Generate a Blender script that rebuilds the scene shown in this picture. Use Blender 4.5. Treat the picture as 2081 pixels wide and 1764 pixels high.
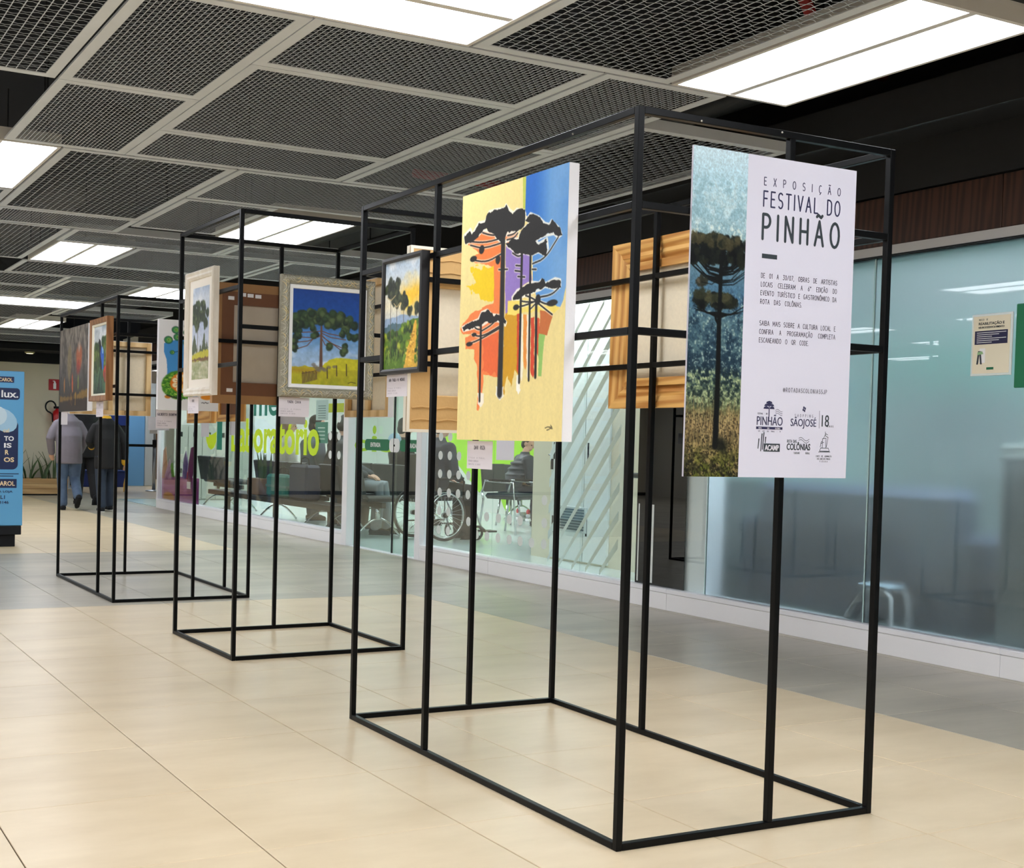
import bpy, bmesh, math, random
import numpy as np
from mathutils import Vector, Matrix

for _o in list(bpy.data.objects):
    bpy.data.objects.remove(_o)
S = bpy.context.scene
COL = S.collection
random.seed(7)
RNG = np.random.default_rng(7)
PI = math.pi

# ---------------------------------------------------------------- camera, world, exposure
CAM_H = 1.0946
AX_R = Vector((0.8909, -0.4535, 0.0245)).normalized()
AX_W = Vector((0.4540, 0.8904, -0.0321)).normalized()
AX_U = AX_R.cross(AX_W).normalized()
AX_R = AX_W.cross(AX_U).normalized()
cam = bpy.data.cameras.new('camera')
cam.sensor_fit = 'HORIZONTAL'
cam.sensor_width = 36.0
cam.lens = 2548.9 / 2081.0 * 36.0
cam.shift_x = 256.87 / 2081.0
cam.shift_y = 95.46 / 2081.0
cam.clip_start = 0.05
cam.clip_end = 120
cam_o = bpy.data.objects.new('camera', cam)
COL.objects.link(cam_o)
m = Matrix.Identity(4)
for i in range(3):
    m[i][0] = AX_R[i]; m[i][1] = AX_U[i]; m[i][2] = -AX_W[i]
m[0][3], m[1][3], m[2][3] = 0.0, 0.0, CAM_H
cam_o.matrix_world = m
S.camera = cam_o

world = bpy.data.worlds.new('world'); S.world = world
world.use_nodes = True
world.node_tree.nodes['Background'].inputs[0].default_value = (0.80, 0.85, 0.92, 1)
world.node_tree.nodes['Background'].inputs[1].default_value = 0.25
S.view_settings.view_transform = 'Standard'
S.view_settings.look = 'None'
S.view_settings.gamma = 1.0
S.view_settings.use_curve_mapping = False
S.view_settings.exposure = 0.0
LAMP = 13.0          # radiance of the corridor light panels
LAMP_CLINIC = 20.0   # radiance of the lamps behind the glass
S.cycles.use_denoising = True
S.cycles.use_adaptive_sampling = True
S.cycles.adaptive_threshold = 0.05
S.cycles.adaptive_min_samples = 16
S.cycles.max_bounces = 7
S.cycles.transparent_max_bounces = 16
S.cycles.sample_clamp_indirect = 6.0
S.cycles.caustics_reflective = False
S.cycles.caustics_refractive = False
# ---------------------------------------------------------------- helpers
def lin(c):
    out = []
    for v in c[:3]:
        v = v / 255.0
        out.append(v / 12.92 if v <= 0.04045 else ((v + 0.055) / 1.055) ** 2.4)
    return (out[0], out[1], out[2], 1.0)

MATS = {}
def mat(name, col=(200, 200, 200), rough=0.5, metal=0.0, spec=0.5, noise=None, bump=None, col2=None, stretch=(1, 1, 1), emit=0.0, coat=0.0, world=False, vary=0.0, sheen=0.0):
    """procedural principled material; noise=(scale, amount of col2), bump=(scale, strength)"""
    if name in MATS:
        return MATS[name]
    M = bpy.data.materials.new(name); M.use_nodes = True
    nt = M.node_tree; b = nt.nodes['Principled BSDF']
    b.inputs['Roughness'].default_value = rough
    b.inputs['Metallic'].default_value = metal
    b.inputs['Specular IOR Level'].default_value = spec
    b.inputs['Coat Weight'].default_value = coat
    if sheen:
        b.inputs['Sheen Weight'].default_value = sheen
    c = lin(col)
    b.inputs['Base Color'].default_value = c
    M.diffuse_color = c
    if emit:
        b.inputs['Emission Color'].default_value = c
        b.inputs['Emission Strength'].default_value = emit
    coords = None
    def vec():
        nonlocal coords
        if coords is None:
            if world:
                g = nt.nodes.new('ShaderNodeNewGeometry'); src = g.outputs['Position']
            else:
                t = nt.nodes.new('ShaderNodeTexCoord'); src = t.outputs['Object']
            mp = nt.nodes.new('ShaderNodeMapping'); mp.inputs['Scale'].default_value = stretch
            nt.links.new(src, mp.inputs['Vector'])
            coords = mp.outputs['Vector']
        return coords
    last = None
    if noise:
        n = nt.nodes.new('ShaderNodeTexNoise'); n.inputs['Scale'].default_value = noise[0]
        n.inputs['Detail'].default_value = 5.0; n.inputs['Roughness'].default_value = 0.6
        nt.links.new(vec(), n.inputs['Vector'])
        r = nt.nodes.new('ShaderNodeValToRGB')
        r.color_ramp.elements[0].position = 0.32; r.color_ramp.elements[1].position = 0.68
        c2 = lin(col2 if col2 else tuple(v * 0.75 for v in col))
        k = noise[1]
        r.color_ramp.elements[0].color = tuple(c[i] * (1 - k) + c2[i] * k for i in range(3)) + (1,)
        r.color_ramp.elements[1].color = c
        nt.links.new(n.outputs['Fac'], r.inputs['Fac'])
        last = r.outputs['Color']
    if vary:
        oi = nt.nodes.new('ShaderNodeObjectInfo')
        mr = nt.nodes.new('ShaderNodeMapRange')
        mr.inputs['To Min'].default_value = 1.0 - vary; mr.inputs['To Max'].default_value = 1.0 + vary
        nt.links.new(oi.outputs['Random'], mr.inputs['Value'])
        hs = nt.nodes.new('ShaderNodeHueSaturation')
        hs.inputs['Color'].default_value = c
        if last:
            nt.links.new(last, hs.inputs['Color'])
        nt.links.new(mr.outputs['Result'], hs.inputs['Value'])
        last = hs.outputs['Color']
    if last:
        nt.links.new(last, b.inputs['Base Color'])
    if bump:
        n2 = nt.nodes.new('ShaderNodeTexNoise'); n2.inputs['Scale'].default_value = bump[0]
        n2.inputs['Detail'].default_value = 4.0
        nt.links.new(vec(), n2.inputs['Vector'])
        bp = nt.nodes.new('ShaderNodeBump'); bp.inputs['Strength'].default_value = bump[1]; bp.inputs['Distance'].default_value = 0.01
        nt.links.new(n2.outputs['Fac'], bp.inputs['Height'])
        nt.links.new(bp.outputs['Normal'], b.inputs['Normal'])
    MATS[name] = M
    return M

def wood(name, col, col2, scale=6.0, stretch=(1, 1, 12), rough=0.5):
    if name in MATS:
        return MATS[name]
    M = bpy.data.materials.new(name); M.use_nodes = True
    nt = M.node_tree; b = nt.nodes['Principled BSDF']
    t = nt.nodes.new('ShaderNodeTexCoord'); mp = nt.nodes.new('ShaderNodeMapping')
    mp.inputs['Scale'].default_value = stretch
    nt.links.new(t.outputs['Object'], mp.inputs['Vector'])
    w = nt.nodes.new('ShaderNodeTexWave'); w.inputs['Scale'].default_value = scale
    w.inputs['Distortion'].default_value = 6.0; w.inputs['Detail'].default_value = 3.0; w.inputs['Detail Scale'].default_value = 1.2
    w.bands_direction = 'DIAGONAL'
    nt.links.new(mp.outputs['Vector'], w.inputs['Vector'])
    n = nt.nodes.new('ShaderNodeTexNoise'); n.inputs['Scale'].default_value = scale * 4; n.inputs['Detail'].default_value = 4
    nt.links.new(mp.outputs['Vector'], n.inputs['Vector'])
    mx = nt.nodes.new('ShaderNodeMix'); mx.data_type = 'FLOAT'; mx.inputs[0].default_value = 0.5
    nt.links.new(w.outputs['Fac'], mx.inputs[2]); nt.links.new(n.outputs['Fac'], mx.inputs[3])
    r = nt.nodes.new('ShaderNodeValToRGB')
    r.color_ramp.elements[0].color = lin(col2); r.color_ramp.elements[1].color = lin(col)
    r.color_ramp.elements[0].position = 0.25; r.color_ramp.elements[1].position = 0.7
    nt.links.new(mx.outputs[0], r.inputs['Fac'])
    nt.links.new(r.outputs['Color'], b.inputs['Base Color'])
    b.inputs['Roughness'].default_value = rough
    M.diffuse_color = lin(col)
    MATS[name] = M
    return M

def emitter(name, col, strength):
    if name in MATS:
        return MATS[name]
    M = bpy.data.materials.new(name); M.use_nodes = True
    nt = M.node_tree; nt.nodes.clear()
    o = nt.nodes.new('ShaderNodeOutputMaterial'); e = nt.nodes.new('ShaderNodeEmission')
    e.inputs[0].default_value = lin(col); e.inputs[1].default_value = strength
    nt.links.new(e.outputs[0], o.inputs['Surface'])
    M.diffuse_color = lin(col)
    MATS[name] = M
    return M

def glass(name, tint=(235, 245, 242), f0=0.045, frost=None, mirror_rough=0.0, film=None):
    """architectural pane: clear glass lets light straight through; frosted film scatters what lies behind it"""
    if name in MATS:
        return MATS[name]
    M = bpy.data.materials.new(name); M.use_nodes = True
    nt = M.node_tree; nt.nodes.clear()
    o = nt.nodes.new('ShaderNodeOutputMaterial')
    lw = nt.nodes.new('ShaderNodeLayerWeight'); lw.inputs['Blend'].default_value = 0.5
    pw = nt.nodes.new('ShaderNodeMath'); pw.operation = 'POWER'; pw.inputs[1].default_value = 5.0
    nt.links.new(lw.outputs['Facing'], pw.inputs[0])
    mr = nt.nodes.new('ShaderNodeMapRange'); mr.inputs['To Min'].default_value = f0; mr.inputs['To Max'].default_value = 1.0
    nt.links.new(pw.outputs[0], mr.inputs['Value'])
    g = nt.nodes.new('ShaderNodeBsdfGlossy'); g.inputs['Roughness'].default_value = mirror_rough
    g.inputs['Color'].default_value = (0.95, 0.97, 0.97, 1)
    if frost is None:
        t = nt.nodes.new('ShaderNodeBsdfTransparent'); t.inputs['Color'].default_value = lin(tint)
        body = t.outputs[0]
    else:
        t = nt.nodes.new('ShaderNodeBsdfRefraction'); t.inputs['Color'].default_value = lin(tint)
        t.inputs['Roughness'].default_value = frost; t.inputs['IOR'].default_value = 1.25
        tr = nt.nodes.new('ShaderNodeBsdfTranslucent'); tr.inputs['Color'].default_value = lin(film or tint)
        ms = nt.nodes.new('ShaderNodeMixShader'); ms.inputs[0].default_value = 0.12
        nt.links.new(t.outputs[0], ms.inputs[1]); nt.links.new(tr.outputs[0], ms.inputs[2])
        body = ms.outputs[0]
    mix = nt.nodes.new('ShaderNodeMixShader')
    nt.links.new(mr.outputs['Result'], mix.inputs[0])
    nt.links.new(body, mix.inputs[1]); nt.links.new(g.outputs[0], mix.inputs[2])
    nt.links.new(mix.outputs[0], o.inputs['Surface'])
    M.diffuse_color = lin(tint)
    MATS[name] = M
    return M

class MB:
    """collects vertices and faces for ONE mesh object"""
    def __init__(self):
        self.v = []; self.f = []
    def add(self, vs, fs):
        k = len(self.v)
        self.v.extend([tuple(p) for p in vs])
        self.f.extend([tuple(i + k for i in f) for f in fs])
        return self
    def box(self, x0, x1, y0, y1, z0, z1):
        vs = [(x0, y0, z0), (x1, y0, z0), (x1, y1, z0), (x0, y1, z0), (x0, y0, z1), (x1, y0, z1), (x1, y1, z1), (x0, y1, z1)]
        return self.add(vs, [(0, 3, 2, 1), (4, 5, 6, 7), (0, 1, 5, 4), (1, 2, 6, 5), (2, 3, 7, 6), (3, 0, 4, 7)])
    def bbox(self, x0, x1, y0, y1, z0, z1, b=0.003):
        """box with chamfered edges"""
        b = min(b, (x1 - x0) / 2.2, (y1 - y0) / 2.2, (z1 - z0) / 2.2)
        bm = bmesh.new()
        bmesh.ops.create_cube(bm, size=1.0)
        for w in bm.verts:
            w.co = Vector(((x0 + x1) / 2 + w.co.x * (x1 - x0), (y0 + y1) / 2 + w.co.y * (y1 - y0), (z0 + z1) / 2 + w.co.z * (z1 - z0)))
        bmesh.ops.bevel(bm, geom=bm.edges[:], offset=b, segments=1, affect='EDGES')
        bm.verts.index_update()
        self.add([w.co[:] for w in bm.verts], [[w.index for w in f.verts] for f in bm.faces])
        bm.free()
        return self
    def prism(self, pts, y0, y1, axes='xz'):
        """extrude polygon given in two axes along the third between y0 and y1"""
        n = len(pts)
        def mk(p, d):
            if axes == 'xz': return (p[0], d, p[1])
            if axes == 'yz': return (d, p[0], p[1])
            return (p[0], p[1], d)
        vs = [mk(p, y0) for p in pts] + [mk(p, y1) for p in pts]
        fs = [tuple(range(n)), tuple(range(2 * n - 1, n - 1, -1))]
        for i in range(n):
            j = (i + 1) % n
            fs.append((i, i + n, j + n, j))
        return self.add(vs, fs)
    def tube(self, pts, r, seg=8, caps=True, flat=1.0):
        pts = [Vector(p) for p in pts]
        n = len(pts)
        rr = r if isinstance(r, (list, tuple)) else [r] * n
        up = Vector((0, 0, 1))
        rings = []
        prev = None
        for i, p in enumerate(pts):
            d = (pts[min(i + 1, n - 1)] - pts[max(i - 1, 0)])
            if d.length < 1e-9: d = Vector((0, 0, 1))
            d.normalize()
            if prev is None:
                a = up if abs(d.z) < 0.9 else Vector((1, 0, 0))
                s = d.cross(a).normalized()
            else:
                s = (prev - d * prev.dot(d))
                if s.length < 1e-6: s = d.orthogonal()
                s.normalize()
            prev = s
            t = d.cross(s).normalized()
            rings.append([p + (s * math.cos(2 * PI * k / seg) + t * math.sin(2 * PI * k / seg) * flat) * rr[i] for k in range(seg)])
        vs = [q for R in rings for q in R]
        fs = []
        for i in range(n - 1):
            for k in range(seg):
                k2 = (k + 1) % seg
                fs.append((i * seg + k, i * seg + k2, (i + 1) * seg + k2, (i + 1) * seg + k))
        if caps:
            fs.append(tuple(range(seg - 1, -1, -1)))
            fs.append(tuple((n - 1) * seg + k for k in range(seg)))
        return self.add(vs, fs)
    def bar(self, p, q, w, h=None):
        return self.tube([p, q], [w * 0.7071, w * 0.7071], seg=4)
    def lathe(self, prof, seg=16, cx=0, cy=0):
        """prof: list of (r, z)"""
        vs = []; fs = []
        n = len(prof)
        for r, z in prof:
            for k in range(seg):
                a = 2 * PI * k / seg
                vs.append((cx + r * math.cos(a), cy + r * math.sin(a), z))
        for i in range(n - 1):
            for k in range(seg):
                k2 = (k + 1) % seg
                fs.append((i * seg + k, i * seg + k2, (i + 1) * seg + k2, (i + 1) * seg + k))
        fs.append(tuple(range(seg - 1, -1, -1)))
        fs.append(tuple((n - 1) * seg + k for k in range(seg)))
        return self.add(vs, fs)
    def ellipsoid(self, c, r, nu=12, nv=8):
        vs = []; fs = []
        for i in range(1, nv):
            th = PI * i / nv
            for k in range(nu):
                a = 2 * PI * k / nu
                vs.append((c[0] + r[0] * math.sin(th) * math.cos(a), c[1] + r[1] * math.sin(th) * math.sin(a), c[2] + r[2] * math.cos(th)))
        top = len(vs); vs.append((c[0], c[1], c[2] + r[2])); vs.append((c[0], c[1], c[2] - r[2]))
        for i in range(nv - 2):
            for k in range(nu):
                k2 = (k + 1) % nu
                fs.append((i * nu + k, (i + 1) * nu + k, (i + 1) * nu + k2, i * nu + k2))
        for k in range(nu):
            k2 = (k + 1) % nu
            fs.append((top, k, k2)); fs.append((top + 1, (nv - 2) * nu + k2, (nv - 2) * nu + k))
        return self.add(vs, fs)
    def mesh(self, name='mesh', smooth=False):
        me = bpy.data.meshes.new(name)
        me.from_pydata(self.v, [], self.f)
        me.update()
        if smooth:
            me.polygons.foreach_set('use_smooth', [True] * len(me.polygons))
        return me
    def build(self, name, material, parent=None, smooth=False, loc=None, rz=None):
        return obj(name, self.mesh(name, smooth), material, parent, loc, rz)

def obj(name, me, material, parent=None, loc=None, rz=None):
    if material is not None and not me.materials:
        me.materials.append(material)
    o = bpy.data.objects.new(name, me)
    COL.objects.link(o)
    if parent is not None: o.parent = parent
    if loc is not None: o.location = loc
    if rz is not None: o.rotation_euler = (0, 0, rz)
    return o

def thing(name, label, cat, loc=(0, 0, 0), rz=0.0, group=None):
    o = bpy.data.objects.new(name, None); COL.objects.link(o)
    o.empty_display_size = 0.1
    o.location = loc; o.rotation_euler = (0, 0, rz)
    return tag(o, label, cat, group)

def tag(o, label=None, cat=None, group=None, kind=None):
    if label: o['label'] = label
    if cat: o['category'] = cat
    if group: o['group'] = group
    if kind: o['kind'] = kind
    return o

def structure(o):
    o['kind'] = 'structure'; return o

def split_letters(me, material, parent, loc):
    """one object per letter (an accent stays with its letter); returns them"""
    n = len(me.vertices); root = list(range(n))
    def find(i):
        while root[i] != i:
            root[i] = root[root[i]]; i = root[i]
        return i
    for p in me.polygons:
        a = find(p.vertices[0])
        for b in p.vertices[1:]: root[find(b)] = a
    isl = {}
    for p in me.polygons: isl.setdefault(find(p.vertices[0]), []).append(p.index)
    boxes = []
    for k, ps in isl.items():
        xs = [me.vertices[i].co.x for p in ps for i in me.polygons[p].vertices]
        boxes.append([min(xs), max(xs), ps])
    boxes.sort(key=lambda b: b[0] + b[1])
    groups = []
    for b in boxes:
        for g in groups:
            ov = min(b[1], g[1]) - max(b[0], g[0])
            if ov > 0.55 * min(b[1] - b[0], g[1] - g[0]):
                g[0] = min(g[0], b[0]); g[1] = max(g[1], b[1]); g[2] = g[2] + b[2]; break
        else: groups.append([b[0], b[1], list(b[2])])
    out = []
    for g in groups:
        mb = MB()
        for p in g[2]:
            vs = [me.vertices[i].co[:] for i in me.polygons[p].vertices]
            mb.add(vs, [tuple(range(len(vs)))])
        out.append(mb.build('letter', material, parent, loc=loc))
    bpy.data.meshes.remove(me)
    return out

def fit_text(name, s, material, parent, x, z, width=None, height=None, y=0.0, thick=0.0, extrude=0.0004, align='LEFT', rot=None, spacing=1.0, split=False):
    """lettering as a text curve in the local xz plane, fitted to a width and/or a height (of its letters)"""
    cu = bpy.data.curves.new(name, 'FONT')
    cu.body = s; cu.size = 1.0; cu.offset = thick; cu.extrude = extrude; cu.resolution_u = 3
    cu.space_character = spacing
    cu.align_x = 'LEFT'
    o = bpy.data.objects.new(name, cu); COL.objects.link(o)
    cu.materials.append(material)
    bpy.context.view_layer.update()
    bb = [Vector(c) for c in o.bound_box]
    x0 = min(c.x for c in bb); x1 = max(c.x for c in bb); y0 = min(c.y for c in bb); y1 = max(c.y for c in bb)
    w, h = max(x1 - x0, 1e-4), max(y1 - y0, 1e-4)
    sx = width / w if width else None
    sy = height / h if height else None
    sx = sx if sx else sy; sy = sy if sy else sx
    ox = -x0 * sx
    if align == 'CENTER': ox = -(x0 + x1) / 2 * sx
    dg = bpy.context.evaluated_depsgraph_get()
    me = bpy.data.meshes.new_from_object(o.evaluated_get(dg))
    bpy.data.objects.remove(o); bpy.data.curves.remove(cu)
    for v_ in me.vertices:
        v_.co = Vector((v_.co.x * sx + ox, -v_.co.z, (v_.co.y - y0) * sy))
    me.update()
    if not me.materials: me.materials.append(material)
    if split:
        return split_letters(me, material, parent, (x, y, z))
    o = bpy.data.objects.new(name, me); COL.objects.link(o)
    o['kind'] = 'stuff'
    o.parent = parent
    o.location = (x, y, z)
    if rot is not None: o.rotation_euler = rot
    return o
# ---------------------------------------------------------------- painted surfaces (colour per vertex of a fine sheet)
class Art:
    """a small painter; u runs left to right, v top to bottom, both 0..1"""
    def __init__(self, w, h, aspect, base=(255, 255, 255), seed=1, ss=2):
        self.mw, self.mh = w, h                    # points of the sheet; painted ss times finer, then averaged
        self.ss = ss; w, h = w * ss, h * ss
        self.w, self.h, self.a = w, h, aspect      # aspect = height / width
        u, v = np.meshgrid(np.linspace(0, 1, w), np.linspace(0, 1, h))
        self.u, self.v = u, v
        self.c = np.zeros((h, w, 3)); self.c[:] = np.array(base, float)
        self.r = np.random.default_rng(seed)
    def noise(self, fx, fy, octaves=3):
        out = np.zeros((self.h, self.w)); amp = 1.0; tot = 0
        for o in range(octaves):
            gx, gy = int(max(2, fx * 2 ** o)) + 2, int(max(2, fy * 2 ** o)) + 2
            g = self.r.random((gy, gx))
            x = self.u * (gx - 2); y = self.v * (gy - 2)
            xi = x.astype(int); yi = y.astype(int); xf = x - xi; yf = y - yi
            xf = xf * xf * (3 - 2 * xf); yf = yf * yf * (3 - 2 * yf)
            n = (g[yi, xi] * (1 - xf) + g[yi, xi + 1] * xf) * (1 - yf) + (g[yi + 1, xi] * (1 - xf) + g[yi + 1, xi + 1] * xf) * yf
            out += n * amp; tot += amp; amp *= 0.5
        return out / tot
    def mix(self, mask, col, alpha=1.0):
        k = np.clip(mask * alpha, 0, 1)[..., None]
        self.c = self.c * (1 - k) + np.array(col, float) * k
    def inside(self, pts, uu=None, vv=None):
        x = self.u if uu is None else uu; y = self.v if vv is None else vv
        res = np.zeros(x.shape, bool)
        n = len(pts)
        for i in range(n):
            x1, y1 = pts[i]; x2, y2 = pts[(i + 1) % n]
            if y1 == y2: continue
            c = ((y1 > y) != (y2 > y)) & (x < (x2 - x1) * (y - y1) / (y2 - y1) + x1)
            res ^= c
        return res
    def wobble(self, f):
        """a cached noise field, shifted at random for each use"""
        k = int(f)
        if not hasattr(self, '_wob'): self._wob = {}
        if k not in self._wob: self._wob[k] = self.noise(k, k * self.a) - 0.5
        return np.roll(self._wob[k], (int(self.r.integers(self.h)), int(self.r.integers(self.w))), (0, 1))
    def box(self, u0, u1, v0, v1):
        x0 = max(0, int(u0 * self.w) - 2); x1 = min(self.w, int(u1 * self.w) + 3)
        y0 = max(0, int(v0 * self.h) - 2); y1 = min(self.h, int(v1 * self.h) + 3)
        return (slice(y0, max(y1, y0)), slice(x0, max(x1, x0)))
    def mix_at(self, sl, m, col, alpha):
        k = np.clip(m * alpha, 0, 1)[..., None]
        self.c[sl] = self.c[sl] * (1 - k) + np.array(col, float) * k
    def poly(self, pts, col, alpha=1.0, wob=0.0, f=12):
        us = [p[0] for p in pts]; vs = [p[1] for p in pts]
        sl = self.box(min(us) - wob, max(us) + wob, min(vs) - wob, max(vs) + wob)
        uu, vv = self.u[sl], self.v[sl]
        if uu.size == 0: return
        if wob:
            uu = uu + self.wobble(f)[sl] * wob; vv = vv + self.wobble(f)[sl] * wob / self.a
        self.mix_at(sl, self.inside(pts, uu, vv).astype(float), col, alpha)
    def ell(self, cx, cy, rx, ry, col, alpha=1.0, soft=0.25, wob=0.0, f=14):
        e = 1.0 + soft * .5 + wob * .6
        sl = self.box(cx - rx * e, cx + rx * e, cy - ry * e, cy + ry * e)
        if self.u[sl].size == 0: return
        d = np.sqrt(((self.u[sl] - cx) / rx) ** 2 + ((self.v[sl] - cy) / ry) ** 2)
        if wob: d = d + self.wobble(f)[sl] * wob
        m = np.clip((1 - d) / soft + 0.5, 0, 1) if soft > 0 else (d < 1).astype(float)
        self.mix_at(sl, m, col, alpha)
    def stroke(self, pts, wd, col, alpha=1.0, soft=0.5, curve=False):
        """wd: half width in units of the picture width, a number or (start, end)"""
        w0, w1 = wd if isinstance(wd, tuple) else (wd, wd)
        for _ in range(2 if curve and len(pts) > 2 else 0):
            q = [pts[0]]
            for (ax, ay), (bx, by) in zip(pts[:-1], pts[1:]):
                q += [(ax * .75 + bx * .25, ay * .75 + by * .25), (ax * .25 + bx * .75, ay * .25 + by * .75)]
            pts = q + [pts[-1]]
        n = len(pts) - 1
        e = max(w0, w1) * 1.6
        sl = self.box(min(p[0] for p in pts) - e, max(p[0] for p in pts) + e, min(p[1] for p in pts) - e / self.a, max(p[1] for p in pts) + e / self.a)
        U, V = self.u[sl], self.v[sl] * self.a
        if U.size == 0: return
        best = np.full(U.shape, 9.0)
        for i in range(n):
            (x1, y1), (x2, y2) = pts[i], pts[i + 1]
            ax, ay = x1, y1 * self.a; bx, by = x2, y2 * self.a
            px, py = U - ax, V - ay
            L = (bx - ax) ** 2 + (by - ay) ** 2 + 1e-12
            t = np.clip((px * (bx - ax) + py * (by - ay)) / L, 0, 1)
            d = np.hypot(px - t * (bx - ax), py - t * (by - ay))
            ww = w0 + (w1 - w0) * (i + t) / n
            best = np.minimum(best, d / np.maximum(ww, 1e-5))
        self.mix_at(sl, np.clip((1 - best) / soft + 0.5, 0, 1), col, alpha)
    def grad(self, stops):
        vs = [s[0] for s in stops]
        for k in range(3):
            self.c[..., k] = np.interp(self.v, vs, [s[1][k] for s in stops])
    def shade(self, n, amt):
        self.c = np.clip(self.c * (1 + (n[..., None] - 0.5) * amt), 0, 255)

def art_mat(rough=0.55, spec=0.4, name='painted_surface'):
    if name in MATS: return MATS[name]
    M = bpy.data.materials.new(name); M.use_nodes = True
    nt = M.node_tree; b = nt.nodes['Principled BSDF']
    a = nt.nodes.new('ShaderNodeAttribute'); a.attribute_name = 'paint'
    nt.links.new(a.outputs['Color'], b.inputs['Base Color'])
    n = nt.nodes.new('ShaderNodeTexNoise'); n.inputs['Scale'].default_value = 220
    t = nt.nodes.new('ShaderNodeTexCoord'); nt.links.new(t.outputs['Object'], n.inputs['Vector'])
    bp = nt.nodes.new('ShaderNodeBump'); bp.inputs['Strength'].default_value = 0.08; bp.inputs['Distance'].default_value = 0.002
    nt.links.new(n.outputs['Fac'], bp.inputs['Height']); nt.links.new(bp.outputs['Normal'], b.inputs['Normal'])
    b.inputs['Roughness'].default_value = rough; b.inputs['Specular IOR Level'].default_value = spec
    MATS[name] = M
    return M

def sheet(name, art, parent, x0, x1, z0, z1, y, material=None):
    """art as a fine coloured sheet in the local xz plane facing -y"""
    w, h = art.mw, art.mh
    paint = art.c.reshape(h, art.ss, w, art.ss, 3).mean((1, 3))
    xs = np.linspace(x0, x1, w); zs = np.linspace(z1, z0, h)
    V = np.zeros((h, w, 3), np.float32)
    V[..., 0] = xs[None, :]; V[..., 1] = y; V[..., 2] = zs[:, None]
    idx = np.arange(w * h).reshape(h, w)
    q = np.stack([idx[:-1, :-1], idx[1:, :-1], idx[1:, 1:], idx[:-1, 1:]], -1).reshape(-1, 4)
    me = bpy.data.meshes.new(name)
    me.vertices.add(w * h); me.vertices.foreach_set('co', V.ravel())
    me.loops.add(q.size); me.loops.foreach_set('vertex_index', q.ravel().astype(np.int32))
    me.polygons.add(len(q)); me.polygons.foreach_set('loop_start', np.arange(0, q.size, 4, dtype=np.int32))
    me.polygons.foreach_set('loop_total', np.full(len(q), 4, np.int32))
    me.update(calc_edges=True)
    c = np.clip(paint, 0, 255) / 255.0
    c = np.where(c <= 0.04045, c / 12.92, ((c + 0.055) / 1.055) ** 2.4)
    col = np.ones((h * w, 4), np.float32); col[:, :3] = c.reshape(-1, 3)
    at = me.color_attributes.new('paint', 'FLOAT_COLOR', 'POINT')
    at.data.foreach_set('color', col.ravel())
    me.materials.append(material or art_mat())
    o = bpy.data.objects.new(name, me); COL.objects.link(o); o.parent = parent
    return o

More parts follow.
